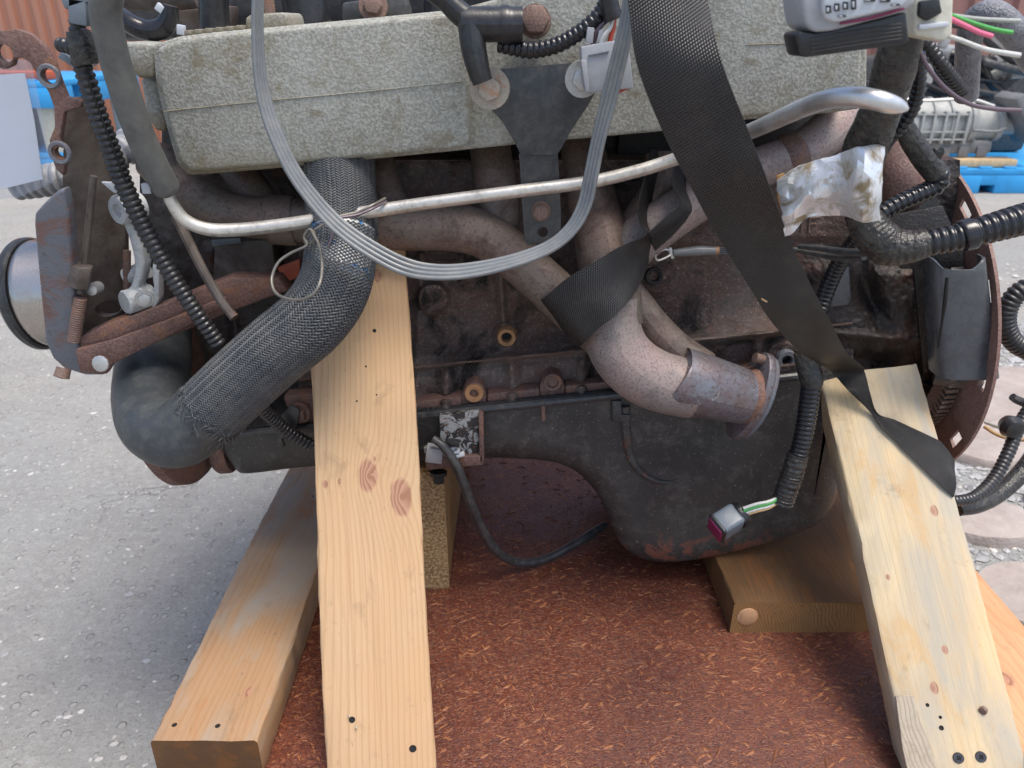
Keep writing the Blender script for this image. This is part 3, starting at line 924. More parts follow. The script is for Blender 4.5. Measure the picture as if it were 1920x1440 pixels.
def blue_pallet(x0, x1, y0, y1, z, h, label, group='blue plastic pallets'):
    e = thing('blue_pallet', label, 'pallet', ((x0 + x1) / 2, (y0 + y1) / 2, z), group)
    w, l = x1 - x0, y1 - y0
    dk = 0.028
    obox('deck', ((x0 + x1) / 2, (y0 + y1) / 2, z + h - dk / 2), (w, l, dk), None, 'blue_plastic', e, 0.004)
    # front skirt with notches and feet
    nf = 5
    for i in range(nf):
        for j in range(3):
            fw = w * .15
            fx = x0 + fw / 2 + (w - fw) * i / (nf - 1)
            fy = y0 + l * .1 + (l * .8) * j / 2
            obox('foot', (fx, fy, z + (h - dk) / 2), (fw, l * .2, h - dk - .001), None, 'blue_plastic', e, 0.005)
    obox('skirt', ((x0 + x1) / 2, y0 + .012, z + h * .55), (w * .98, .02, h * .42), None, 'blue_plastic', e, 0.003)
    for i in range(int(w / .12)):
        obox('lug', (x0 + .06 + .12 * i, y0 + .013, z + h + .004), (.06, .022, .012), None, 'blue_plastic', e, 0.002)
    return e

blue_pallet(2.12, 3.25, 3.82, 4.75, 0, .118, 'blue plastic pallet on the ground carrying the grey gearbox')
mat_plain('yard_timber', (0.55, 0.4, 0.23), .7)
tag(obox('pallet_plank', (2.10, 3.9, .1395), (.72, .1, .035), None, 'yard_timber', None, .002), 'short pale plank between the gearbox and the blue pallet', 'plank')
# ---- gearbox on the pallet
GB = thing('gearbox', 'old grey automatic gearbox lying on a plank and the blue pallet', 'gearbox', (2.3, 4.0, .16))
GX0 = 1.78
prof = [(0.0, 0), (.165, 0), (.17, .02), (.165, .03), (.15, .10), (.13, .16), (.128, .17), (.128, .18), (.12, .185), (.118, .26), (.126, .262), (.126, .275), (.118, .277),
        (.116, .345), (.124, .347), (.124, .36), (.112, .362), (.108, .45), (.116, .452), (.116, .47), (.09, .50), (.075, .60), (.085, .605), (.085, .63), (.05, .64), (.05, .72), (0, .72)]
lathe('casing', prof, (GX0, 4.02, .305), (1, 0, 0), 'gearbox_metal', GB, 40, 30)
obox('sump_tray', (GX0 + .4, 4.02, .205), (.36, .2, .06), None, 'dark_gearbox_metal', GB, .012)
for k in range(4):
    obox('sump_rib', (GX0 + .26 + .09 * k, 3.915, .185), (.05, .012, .05), None, 'dark_gearbox_metal', GB, .004)
for k in range(5):
    obox('casing_rib', (GX0 + .2 + .055 * k, 3.905, .30), (.012, .03, .15), None, 'gearbox_metal', GB, .003)
for k, z_ in enumerate((.36, .28, .245)):
    obox('casing_web', (GX0 + .3, 3.905, z_), (.26, .026, .008), None, 'gearbox_metal', GB, .002)
for k in range(6):
    hexbolt('bolt', Vector((GX0 + .2 + k * .055, 3.915, .238)), (0, -1, 0), .008, .01, 'dark_gearbox_metal', GB)
wire('breather_pipe', [(GX0 + .05, 3.9, .43), (GX0 + .2, 3.89, .425), (GX0 + .4, 3.9, .43), (GX0 + .52, 3.89, .40)], .008, 'galvanised', GB)
wire('linkage', [(GX0 + .45, 3.89, .29), (GX0 + .55, 3.88, .285), (GX0 + .6, 3.88, .30)], .007, 'dark_gearbox_metal', GB)
obox('mount_arm', (GX0 + .69, 3.95, .34), (.05, .2, .26), (0, R(-35), 0), 'dark_gearbox_metal', GB, .008)
# ---- scrap engine above/behind it
SE = thing('scrap_engine', 'heap of grey and black engine parts behind the gearbox', 'engine', (2.3, 4.55, .118), None)
obox('engine_block', (2.3, 4.55, .36), (1.0, .4, .48), None, 'dark_scrap', SE, .03)
lathe('alternator', [(0, 0), (.07, 0), (.08, .02), (.08, .09), (.06, .11), (0, .11)], (2.05, 4.28, .50), (.2, -1, .1), 'gearbox_metal', SE, 24)
lathe('intake_elbow', [(0, 0), (.05, 0), (.055, .02), (.045, .12), (.05, .14), (0, .14)], (2.32, 4.30, .50), (.3, -.8, .5), 'gearbox_metal', SE, 20)
obox('head_cover', (2.15, 4.35, .63), (.42, .16, .08), (0, R(6), 0), 'galvanised', SE, .02)
obox('bracket', (2.42, 4.26, .52), (.04, .03, .26), (0, R(40), 0), 'gearbox_metal', SE, .006)
obox('bracket', (2.52, 4.24, .46), (.05, .03, .3), (0, R(48), 0), 'dark_scrap', SE, .006)
obox('bracket', (2.5, 4.22, .55), (.035, .03, .3), (0, R(60), 0), 'gearbox_metal', SE, .006)
wire('hose', [(2.2, 4.2, .62), (2.32, 4.15, .6), (2.4, 4.16, .5), (2.5, 4.2, .44)], .022, 'black_plastic', SE)
wire('hose', [(2.35, 4.2, .7), (2.45, 4.15, .62), (2.56, 4.16, .58), (2.7, 4.2, .6)], .026, 'dark_scrap', SE)
wire('hose', [(1.92, 4.25, .46), (2.02, 4.2, .44), (2.1, 4.2, .46), (2.2, 4.22, .43)], .014, 'black_plastic', SE)

for k in range(9):
    a = random.uniform(0, 6)
    x, z = 2.05 + .075 * k, random.uniform(.44, .7)
    wire('hose', [(x, 4.2, z), (x + .08 * math.cos(a), 4.13, z + .06 * math.sin(a)), (x + .16, 4.15, z - .05), (x + .22, 4.22, z + .04 * math.cos(a))], random.choice((.009, .014, .02)), random.choice(('black_plastic', 'dark_scrap', 'gearbox_metal', 'conduit_plastic')), SE)
for k in range(8):
    obox('lug', (1.95 + .1 * k, 4.2 + random.uniform(-.04, .06), random.uniform(.42, .68)), (random.uniform(.03, .09), .05, random.uniform(.03, .1)), (0, random.uniform(-.7, .7), 0), random.choice(('dark_scrap', 'gearbox_metal', 'dark_gearbox_metal', 'black_plastic')), SE, .008)

# ---- stacked loads by the orange wall (left background)
blue_pallet(-3.6, -2.4, 4.25, 5.2, 0.0, .13, 'lowest blue pallet in the stack by the orange wall', 'pallets stacked by the orange wall')
L1 = thing('scrap_axle_load', 'rusty brown scrap casting resting between the two stacked blue pallets', 'scrap', (-3.0, 4.6, .13))
lathe('drum', [(0, 0), (.1, 0), (.11, .02), (.11, .12), (.07, .14), (.06, .3), (0, .3)], (-3.2, 4.45, .245), (1, 0, 0), 'rusty_steel', L1, 24)
obox('housing', (-2.85, 4.5, .24), (.4, .34, .21), None, 'dark_scrap', L1, .03)
blue_pallet(-3.6, -2.35, 4.2, 5.2, .36, .13, 'upper blue pallet of the stack by the orange wall', 'pallets stacked by the orange wall')
for sx in (-3.5, -2.45):
    for sy in (4.3, 5.1):
        obox('corner_post', (sx, sy, .245), (.08, .08, .229), None, 'cream_plastic', L1, .004)
obox('red_box', (-2.98, 4.24, .29), (.05, .05, .05), None, 'red_plastic', L1, .005)
tag(obox('top_plank', (-2.95, 4.35, .512), (1.1, .12, .04), None, 'orange_plastic', None, .003), 'orange-brown plank lying on the upper blue pallet', 'plank')
# ------------------------------------------------------------------ timber cradle and board
ZB = 0.19            # top of the particle board
ZP = ZB + 0.038      # top of a plank lying on it

class Plank:
    """sawn timber; local x width, y thickness (face y=-t/2 looks out), z length from 0"""
    def __init__(s, P0, d, L, w, t, wx=Vector((1, 0, 0))):
        d = Vector(d).normalized()
        wx = (wx - d * wx.dot(d)).normalized()
        ny = d.cross(wx).normalized()
        s.M = Matrix((wx, ny, d)).transposed()
        s.n = -ny
        s.w, s.t, s.L = w, t, L
        s.o = Vector(P0) + ny * (t / 2)   # P0 lies on the outer face
        s.P0 = Vector(P0)
    def local(s, px, py):
        rd = ray(px, py); c = Vector((0, 0, CZ))
        k = (s.P0 - c).dot(s.n) / rd.dot(s.n)
        p = c + rd * k
        q = s.M.transposed() @ (p - s.o)
        return q, p
    def build(s, name, mat, seed=0, rough_end=0.0, chip=0.0, endmat=None):
        g = np.random.default_rng(seed)
        bm = bmesh.new()
        nz = max(6, int(s.L / .012))
        cx, cy = s.w / 2, s.t / 2
        b = .0028
        prof = [(-cx + b, -cy), (-cx * .5, -cy), (0, -cy), (cx * .5, -cy), (cx - b, -cy), (cx - b * .3, -cy + b * .3), (cx, -cy + b), (cx, cy - b), (cx - b * .3, cy - b * .3), (cx - b, cy), (0, cy), (-cx + b, cy), (-cx + b * .3, cy - b * .3), (-cx, cy - b), (-cx, -cy + b), (-cx + b * .3, -cy + b * .3)]
        rings = []
        for k in range(nz + 1):
            z = s.L * k / nz
            bow = .0008 * math.sin(z * 17 + seed)
            ring = []
            for q, (x, y) in enumerate(prof):
                e = g.normal(0, .00022)
                zz = z
                if k in (0, nz): zz += g.normal(0, rough_end)
                edge = q in (0, 15, 14, 4, 5, 6)
                ch = -abs(g.normal(0, chip)) if edge else 0
                ring.append(bm.verts.new((x + bow + e + (ch if x > 0 else -ch), y + e, zz)))
            rings.append(ring)
        m = len(prof)
        for k in range(nz):
            for q in range(m):
                bm.faces.new([rings[k][q], rings[k][(q + 1) % m], rings[k + 1][(q + 1) % m], rings[k + 1][q]])
        bm.faces.new(rings[0]); bm.faces.new(rings[-1])
        o = from_bm(name, bm, [mat] + ([endmat] if endmat else []), None, 40, loc=s.o, rot=s.M.to_euler())
        if endmat:
            for p in o.data.polygons:
                if abs(p.normal.z) > .8: p.material_index = 1
        return o
    def holes(s, o, pix, r):
        bpy.context.view_layer.update()
        cut(o, [(s.local(px, py)[1], r * f, s.n, .012) for px, py, f in pix])
        for px, py, f in pix:
            p = s.local(px, py)[1]
            lathe('nail_hole_shade', [(0, -.0012), (r * f * .98, -.0010), (r * f * .99, -.0006)], p, s.n, 'sleeve_core', o, 14)  # dark disc near the mouth paints in the hole's shade and stain
    def pl(s, px, py):
        q, p = s.local(px, py)
        return (q.x, q.z)

def screw(pk, px, py, r, parent, mat='zinc_screw'):
    q, p = pk.local(px, py)
    o = lathe('screw', [(0, .0006), (r * .3, .0002), (r * .35, .0012), (r * .9, .0012), (r, .0004), (r, -.003), (0, -.003)], p, pk.n, mat, parent, 16)
    for a in (0, 90):
        ax = pk.M @ Vector((math.cos(R(a + 30)), 0, math.sin(R(a + 30))))
        up = pk.n
        mm = Matrix((ax, up.cross(ax), up)).transposed()
        obox('slot', p + pk.n * .0012, (r * 1.1, r * .22, .0003), mm, 'sleeve_core', o, 0)

# left prop
def bp(px, py, dep):
    u = (720 - py) / FPX
    return Vector(((px - 960) / FPX * dep, dep * (CP + u * SP), CZ + dep * (-SP + u * CP)))
A0, A1 = bp(715, 1424, .6262), bp(679, 700, .669)
pk = Plank(A0 - (A1 - A0).normalized() * .012, A1 - A0, .444, .0885, .038, Vector((1, .15, 0)))
kn = [(*pk.pl(690, 893), .0095), (*pk.pl(752, 932), .0105), (*pk.pl(610, 908), .0026), (*pk.pl(637, 903), .0018), (*pk.pl(708, 517), .004), (*pk.pl(702, 860), .0016)]
mat_wood('prop_pine', (0.57, 0.395, 0.235), (0.37, 0.20, 0.095), (-.075, 0.035), 0.045, .0040, knots=kn, seed=1.0, contrast=.8, warp=.010)
LP = pk.build('timber_prop', 'prop_pine', 3, .0016, .0003)
tag(LP, 'pale pine prop with two pink knots leaning against the engine under the braided hose', 'timber', 'timber props holding up the engine')
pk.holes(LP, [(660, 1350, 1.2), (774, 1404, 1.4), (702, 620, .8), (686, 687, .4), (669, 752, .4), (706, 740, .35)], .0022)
for (x, y) in ((655, 1340), (668, 1362)):
    q, p = pk.local(x, y)
    obox('splinter', p + pk.n * .001, (.0012, .0012, .006), (R(50), R(20), 0), 'pale_chip', LP, 0)

mat_wood('runner_wood', (0.40, 0.255, 0.145), (0.25, 0.125, 0.055), (-.08, .03), .03, .005, weather=(0.33, 0.295, 0.245), wamt=.2, stain=(0.38, 0.17, 0.07), knots=[(.02, .05, .004), (-.02, .42, .003)], seed=3.0, contrast=.6)
mat_wood('wet_block', (0.2, 0.105, 0.042), (0.115, 0.05, 0.02), (.0, .09), .0, .0026, weather=(0.125, 0.072, 0.038), wamt=.4, stain=(0.24, 0.1, 0.035), seed=6.0, contrast=1.0)
# right prop
B0, B1 = bp(1780.5, 1300, .632), bp(1640, 735, .722)
dd = (B1 - B0).normalized()
pk2 = Plank(B0 - dd * .06, B1 - B0, .345, .0885, .038, Vector((1, -.30, 0)))
kn2 = [(*pk2.pl(1752, 1290), .0034), (*pk2.pl(1772, 1218), .0026), (*pk2.pl(1752, 958), .0034), (*pk2.pl(1665, 1082), .0018)]
mat_wood('prop_spruce', (0.64, 0.51, 0.32), (0.48, 0.32, 0.16), (0.09, 0.06), 0.02, .0046, knots=kn2, weather=(0.4, 0.37, 0.31), wamt=.25, stain=(0.55, 0.36, 0.17), seed=2.0, contrast=.5, warp=.01)
RP = pk2.build('timber_prop', 'prop_spruce', 5, .001, .0006)
tag(RP, 'pale yellow spruce prop with two dark screws and the strap pulled across its face', 'timber', 'timber props holding up the engine')
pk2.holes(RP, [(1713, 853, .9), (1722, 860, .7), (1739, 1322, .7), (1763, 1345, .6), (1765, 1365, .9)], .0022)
screw(pk2, 1797, 1421, .0042, RP)
screw(pk2, 1839, 1419, .0042, RP)
q, p = pk2.local(1845, 1330)
hexbolt('nail', p, pk2.n + Vector((-.5, 0, -.6)), .0032, .0035, 'rusty_bolt', RP, flange=0)
# torn splinter on the lower left corner
sp = []
for (x, y) in ((1678, 1305), (1712, 1303), (1724, 1350), (1744, 1400), (1772, 1500), (1712, 1500), (1690, 1400)):
    sp.append(pk2.local(x, y)[1] + pk2.n * .0025)
mat_wood('split_wood', (0.47, 0.41, 0.32), (0.25, 0.2, 0.15), (.05, .02), .0, .003, seed=11.0, contrast=1.4)
from_bm('splinter', poly_bm(sp, -pk2.n * .004, .0006, 1), 'split_wood', RP)

# lying runner, left
pk3 = Plank((-.2485, .44, ZP), (0, 1, 0), .78, .087, .038)
RN = pk3.build('runner_plank', 'runner_wood', 7, .0006, .0005, 'wet_block')
tag(RN, 'weathered grey-brown plank lying flat on the board edge beside the concrete', 'timber', 'runner planks along the board edges')
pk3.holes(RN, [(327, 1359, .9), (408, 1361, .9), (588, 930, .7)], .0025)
# lying runner, right
mat_wood('runner_orange', (0.62, 0.38, 0.22), (0.45, 0.2, 0.09), (.03, .055), .05, .0045, knots=[(-.012, .285, .006)], seed=5.0, contrast=.9)
pk4 = Plank((.448, .22, ZP), (0, 1, 0), .9, .087, .038)
RN2 = pk4.build('runner_plank', 'runner_orange', 8, .0006, .0003)
tag(RN2, 'fresh orange-toned plank lying flat on the board edge beside the stones', 'timber', 'runner planks along the board edges')

# block under the oil pan
pk5 = Plank((.3126, .603, ZP), (0, 1, 0), .34, .184, .038)
mat_wood('ring_end_grain', (0.36, 0.205, 0.085), (0.16, 0.075, 0.028), (-.13, .03), .0, .0030, stain=(0.24, 0.12, 0.045), seed=9.0, contrast=1.5)
BK = pk5.build('support_block', 'wet_block', 9, .0008, .0008, 'ring_end_grain')
tag(BK, 'dark stained wide plank end propping the deep end of the oil pan', 'timber', 'wood blocks under the engine')
knc = at(1402, 1157, .6022)
lathe('knot', [(0, .0012), (.0085, .001), (.0105, .0002), (.0105, -.001), (0, -.001)], Vector((knc.x, .6025, knc.z)), (0, -1, 0), 'runner_orange', BK, 20)
# upright block behind the left prop
mat_wood('end_grain_block', (0.42, 0.27, 0.12), (0.25, 0.12, 0.045), (-.02, .01), .0, .0022, stain=(0.3, 0.14, 0.05), seed=7.0, contrast=1.2)
pk6 = Plank((-.1125, .67, .3395), (0, 1, 0), .31, .089, .1495)
BK2 = pk6.build('support_block', 'end_grain_block', 10, .0006, .0004, 'rough_end_grain')
tag(BK2, 'tall upright wood block with rough end grain behind the pale pine prop', 'timber', 'wood blocks under the engine')

# particle board and the pallet that carries it
PBD = obox('particle_board', (.10, .86, ZB - .009), (.79, 1.06, .018), None, 'particle_board', None, .0012)
tag(PBD, 'dark red-brown particle board sheet under the engine cradle', 'board')
WP = thing('wooden_pallet', 'wooden pallet carrying the red-brown particle board', 'pallet', (.10, .86, 0))
for sx in (-.25, .10, .45):
    obox('stringer', (sx, .86, .097), (.075, 1.0, .148), None, 'runner_wood', WP, .002)
for k in range(5):
    obox('bottom_board', (.10, .42 + .22 * k, .011), (.78, .09, .022), None, 'runner_wood', WP, .002)
# loose wood chips and bark crumbs lying on the board
g = np.random.default_rng(21)
V, F = [], []
for k in range(900):
    x, y = g.uniform(-.19, .40), g.uniform(.37, 1.0)
    L_, w_, a = g.uniform(.0015, .0065), g.uniform(.0005, .0012), g.normal(0, .7)
    c_, s_ = math.cos(a), math.sin(a)
    b = len(V)
    for (u, v2, z) in ((-L_, -w_, 0), (L_, -w_ * .5, 0), (L_ * .8, w_, 0), (-L_ * .7, w_, 0), (-L_ * .6, 0, w_), (L_ * .6, 0, w_ * .8)):
        V.append((x + u * c_ - v2 * s_, y + u * s_ + v2 * c_, ZB + .0002 + z))
    F += [[b, b + 1, b + 5, b + 4], [b + 1, b + 2, b + 5], [b + 2, b + 3, b + 4, b + 5], [b + 3, b, b + 4]]
mat_plain('bark_chip', (0.2, 0.075, 0.035), .7, var=.5, scale=40)
tag(make_mesh('wood_flakes', V, F, 'bark_chip', None, smooth=0), 'loose orange-brown wood flakes lying on the particle board', 'wood flakes', kind='stuff')
# ------------------------------------------------------------------ the engine
ENG = thing('engine', 'grimy rusty straight-six engine strapped onto a timber cradle', 'engine', (0, .78, ZP))

def gasket(x):
    return 815 - (x - 440) * 0.1038

def seg_d(PX, PY, a, b):
    ax, ay = a; bx, by = b
    dx, dy = bx - ax, by - ay
    t = np.clip(((PX - ax) * dx + (PY - ay) * dy) / (dx * dx + dy * dy), 0, 1)
    return np.hypot(PX - ax - t * dx, PY - ay - t * dy)

def ridge(PX, PY, a, b, w, h):
    return h * np.exp(-(seg_d(PX, PY, a, b) / w) ** 2)

def boss(PX, PY, c, r, h, soft=6):
    d = np.hypot(PX - c[0], PY - c[1])
    return h * np.clip((r + soft - d) / soft, 0, 1)

def sm(a, b, x):
    t = np.clip((x - a) / (b - a), 0, 1)
    return t * t * (3 - 2 * t)

def block_h(PX, PY):
    g = np.array(gasket(PX))
    dz = g - PY                      # pixels above the gasket
    h = np.zeros_like(PX)
    h += .034 * sm(140, 62, dz)      # the skirt swells out to the width of the pan
    h += .011 * sm(30, 22, dz)       # bottom rail
    ledge = np.where(PX < 1130, 690 - (PX - 785) * .105, 655 - (PX - 1130) * .1)
    h += .011 * sm(5, -5, PY - ledge)            # upper crankcase stands proud
    h += .009 * np.exp(-((PY - ledge) / 5) ** 2)
    h -= .006 * sm(10, 60, ledge - PY) * sm(130, 80, ledge - PY)
    for c in (835, 960, 1090, 1300, 1420):       # ribs between the cast windows
        h += ridge(PX, PY, (c, gasket(c)), (c + 2, gasket(c) - 85), 13, .010)
    h += ridge(PX, PY, (938, 500), (944, 606), 9, .010)
    h += boss(PX, PY, (950, 630), 22, .006)
    h += ridge(PX, PY, (953, 668), (958, 690), 9, .005)
    h += boss(PX, PY, (812, 560), 26, .010, 8)
    h += ridge(PX, PY, (790, 480), (780, 760), 10, .007)
    h += boss(PX, PY, (1225, 515), 34, .006, 14)
    h += .012 * np.exp(-(((PX - 1340) / 120) ** 2 + ((PY - 585) / 55) ** 2))
    h += boss(PX, PY, (1470, 672), 30, .010, 12)
    h += ridge(PX, PY, (1180, 560), (1240, 640), 12, .010)
    h += ridge(PX, PY, (1270, 648), (1478, 622), 7, .012)
    h += .010 * sm(470, 440, PY) * sm(1200, 1260, PX)
    h += ridge(PX, PY, (1240, 450), (1360, 470), 26, .008)
    h += .0010 * fbm(PX / 40, PY / 40, 3, 3) + .0007 * fbm(PX / 9, PY / 9, 9, 3) + .0004 * fbm(PX / 3.2, PY / 3.2, 15, 2)
    return h

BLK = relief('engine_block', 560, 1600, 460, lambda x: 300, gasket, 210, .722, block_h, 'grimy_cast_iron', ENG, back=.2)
# threaded bosses
def hole_boss(px, py, Y, ro, ri, h, mat, name='threaded_boss'):
    p = at(px, py, Y)
    return lathe(name, [(ri * .8, -.012), (ri, -.001), (ri * 1.05, h * .9), (ri * 1.25, h), (ro * .93, h), (ro, h * .85), (ro * 1.05, -.004)], p, (0, -1, .05), mat, BLK, 24)
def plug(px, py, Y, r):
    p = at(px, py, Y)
    lathe('bore_shade', [(0, -.0015), (r, -.0015), (r, .0)], p, (0, -1, 0), 'sleeve_core', BLK, 16)  # black disc stands in for the shade down the hole
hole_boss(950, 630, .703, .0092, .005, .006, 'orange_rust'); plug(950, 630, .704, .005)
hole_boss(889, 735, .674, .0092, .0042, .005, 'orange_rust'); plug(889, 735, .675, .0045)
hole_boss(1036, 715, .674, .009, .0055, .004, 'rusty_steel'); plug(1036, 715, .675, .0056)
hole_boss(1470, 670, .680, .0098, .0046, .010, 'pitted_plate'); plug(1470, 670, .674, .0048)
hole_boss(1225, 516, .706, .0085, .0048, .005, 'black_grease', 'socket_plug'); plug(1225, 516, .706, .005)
for (x, y) in ((889, 745), (1036, 728)):
    plate('cast_lug', [(x - 22, y + 26), (x - 24, y - 4), (x - 16, y - 22), (x, y - 30), (x + 16, y - 22), (x + 23, y - 4), (x + 22, y + 22)], .673, .03, 'rusty_steel', BLK, .0012)
for x0_, x1_ in ((592, 866), (914, 1012), (1060, 1250), (1330, 1448), (1494, 1530)):
    plate('rail_face', [(x0_, gasket(x0_) - 27), (x1_, gasket(x1_) - 27), (x1_, gasket(x1_) - 5), (x0_, gasket(x0_) - 5)], .6725, .02, 'rusty_steel', BLK, .0016, 2)
# cast marks "1F" and "1X"
def mark(strokes, Y, w, mat='grimy_cast_iron'):
    for a, b in strokes:
        P = [at(*a, Y), at(*b, Y)]
        wire('cast_mark', P, w, mat, BLK, segs=6, n=3)
mark([((1504, 412), (1502, 436)), ((1498, 420), (1504, 412)), ((1518, 410), (1516, 436)), ((1518, 410), (1536, 407)), ((1517, 421), (1530, 419))], .7005, .0011)
mark([((890, 514), (891, 526)), ((896, 513), (903, 526)), ((903, 513), (896, 526))], .7185, .0006, 'black_grease')

# cylinder head / upper block seen in the gaps under the plenum
plate('cylinder_head', [(300, 230), (1640, 150), (1640, 330), (1200, 420), (300, 430)], .752, .2, 'black_grease', ENG, .004)
plate('head_port_bank', [(985, 250), (1100, 240), (1120, 330), (990, 350)], .742, .012, 'rusty_steel', ENG, .004)
plate('head_port_bank', [(1160, 235), (1270, 225), (1300, 330), (1150, 350)], .742, .012, 'black_grease', ENG, .006)
# front end of the block, behind the hoses
relief('timing_cover', 262, 600, 150, lambda x: 300, lambda x: gasket(x) - 3 - 110 * max(0, min(1, (420 - x) / 60)), 150, .742,
       lambda PX, PY: .012 * np.exp(-(((PX - 330) / 70) ** 2 + ((PY - 440) / 80) ** 2)) + ridge(PX, PY, (400, 470), (520, 465), 14, .008) + ridge(PX, PY, (400, 545), (560, 520), 10, .01)
       + ridge(PX, PY, (410, 380), (450, 700), 9, .006) + .003 * fbm(PX / 30, PY / 30, 5, 4), 'oily_housing', ENG, back=.18)
plate('front_mount_block', [(400, 455), (510, 448), (520, 520), (398, 530)], .712, .03, 'shaded_grime_plate', ENG, .004)
plate('orange_tab', [(520, 502), (562, 485), (562, 518), (532, 532)], .70, .004, 'orange_plastic', ENG, .0006)
plate('blue_smear_gasket', [(396, 450), (450, 446), (452, 456), (398, 462)], .7095, .002, 'slate_plastic', ENG, .0003)

# ---- oil pan
pan = [(432, 818), (600, 800), (800, 779), (1000, 758), (1200, 737), (1400, 717), (1530, 704), (1580, 704), (1592, 760), (1594, 830), (1588, 900), (1578, 956), (1550, 996), (1502, 1020), (1440, 1040), (1340, 1064), (1262, 1074), (1210, 1068), (1174, 1048), (1154, 1016), (1140, 976), (1112, 932), (1078, 900), (1032, 883), (960, 877), (900, 877), (800, 884), (700, 884), (560, 894), (452, 906), (428, 893), (412, 868), (410, 838)]
PAN = pillow('oil_pan', pan, .668, .21, 'painted_oil_pan', ENG, .024, lambda x, y: y < gasket(x) + 22)
tube('pan_rail', [(436, 814, .672, 15), (600, 799, .668, 16), (800, 778, .666, 16), (1000, 757, .664, 17), (1200, 736, .664, 17), (1400, 716, .664, 17), (1525, 702, .664, 17)], 'black_paint', PAN, 10, 60)
tube('gasket_lip', [(436, 804, .676, 7), (800, 768, .671, 7), (1200, 727, .669, 8), (1525, 694, .669, 8)], 'black_grease', PAN, 8, 60)
tube('swage', [(1172, 760, .668, 20), (1174, 810, .667, 18), (1182, 856, .667, 15), (1205, 888, .667, 12), (1240, 904, .667, 8), (1275, 900, .668, 3)], 'painted_oil_pan', PAN, 10, 40)
plate('pan_clip', [(1148, 752), (1165, 752), (1166, 778), (1182, 778), (1182, 790), (1148, 792)], .661, .008, 'black_paint', PAN, .001)
tube('stud', [(1018, 752, .662, 8), (1019, 788, .661, 8)], 'rusty_bolt', PAN, 8, 12)
# engine bracket with flaking paint, and its cable connector
BRK = plate('mount_plate', [(824, 780), (900, 772), (904, 862), (800, 872), (794, 840), (826, 836)], .655, .008, 'flaking_white_paint', ENG, .0008)
plate('plate_lip', [(796, 862), (906, 854), (907, 872), (800, 882)], .650, .010, 'rusty_steel', BRK, .001)
plate('plate_edge', [(897, 776), (906, 776), (908, 866), (899, 868)], .650, .010, 'rusty_steel', BRK, .001)
hexbolt('bolt', at(822, 884, .655), (0, -.2, -1), .006, .012, 'black_grease', BRK)
obox('terminal', at(815, 850, .648), (.016, .012, .016), (0, R(8), 0), 'grey_plastic', BRK, .001)
for k in range(3):
    obox('terminal_pin', at(840 + 9 * k, 842 + 6 * k, .646), (.003, .006, .014), (0, R(70), 0), 'pale_plastic', BRK, .0004)
obox('terminal_clip', at(848, 830, .644), (.014, .006, .006), (0, R(5), 0), 'black_plastic', BRK, .0008)
# left lower brackets on the pan rail
plate('fork_bracket', [(505, 802), (532, 775), (545, 760), (562, 770), (556, 800), (545, 818), (538, 812), (528, 824), (534, 838), (526, 842), (518, 830), (522, 818)], .655, .004, 'black_paint', ENG, .0006)
hexbolt('bolt', at(562, 774, .668), (0, -1, 0), .0075, .009, 'rusty_bolt', ENG)
plate('side_lug', [(530, 745), (590, 738), (592, 800), (552, 800)], .672, .02, 'rusty_steel', ENG, .002)

# ---- intake plenum (cast aluminium)
PLN = plate('intake_plenum', [(285, 84), (290, 150), (302, 205), (314, 250), (330, 306), (352, 330), (500, 318), (700, 299), (860, 283), (975, 271), (1240, 247), (1400, 225), (1560, 212), (1616, 204), (1626, 190), (1628, 60), (1625, -60), (1000, -60), (930, -2), (860, 17), (700, 33), (516, 50), (400, 60), (335, 68)], .634, .16, 'cast_aluminium', ENG, .006, 4, smooth=60)
plate('cast_bay', [(292, 90), (296, 150), (308, 205), (334, 300), (356, 324), (500, 312), (700, 294), (868, 277), (882, 265), (880, 170), (872, 90), (858, 22), (700, 37), (516, 54), (400, 64), (338, 72)], .622, .05, 'cast_aluminium', PLN, .013, 6, smooth=60)
plate('cast_bay', [(1296, 0), (1300, 225), (1310, 234), (1400, 220), (1590, 203), (1612, 190), (1618, 60), (1615, -60), (1200, -60)], .622, .05, 'cast_aluminium', PLN, .013, 6, smooth=60)
tube('casting_seam', [(308, 209, .6216, 2.5), (400, 199, .6216, 2.2), (520, 187, .6216, 2.5), (700, 170, .6216, 2.2), (868, 152, .6216, 2.5)], 'cast_aluminium', PLN, 6, 60)
tube('casting_seam', [(1400, 84, .6216, 2.2), (1500, 80, .6216, 2.2), (1612, 74, .6216, 2.2)], 'cast_aluminium', PLN, 6, 40)
plate('corner_tab', [(228, 78), (286, 82), (290, 146), (262, 148), (240, 130)], .642, .05, 'cast_aluminium', PLN, .003, 3)
plate('lower_web', [(262, 146), (300, 150), (312, 246), (292, 246), (275, 220)], .66, .05, 'cast_aluminium', PLN, .003, 3)
for k in range(6):
    x = 345 + 19.5 * k
    pbox('cast_tooth', x, 56.5 - 1.9 * k, x + 14, 66 - 1.9 * k, .636, .012, 'cast_aluminium', PLN, bevel=.0006)
plate('bolt_boss', [(460, 34), (470, 27), (532, 23), (538, 30), (543, 52), (460, 60)], .642, .05, 'cast_aluminium', PLN, .002, 3)
p0 = at(503, 30, .66)
lathe('stud', [(0, -.02)] + [(.0055 + .0006 * (k % 2), -.012 + .0013 * k) for k in range(26)] + [(0, .022)], p0, (0, 0, 1), 'rusty_bolt', PLN, 16, 60)
for (x, y, s) in ((1440, 20, 1), (660, 80, .6)):
    pass

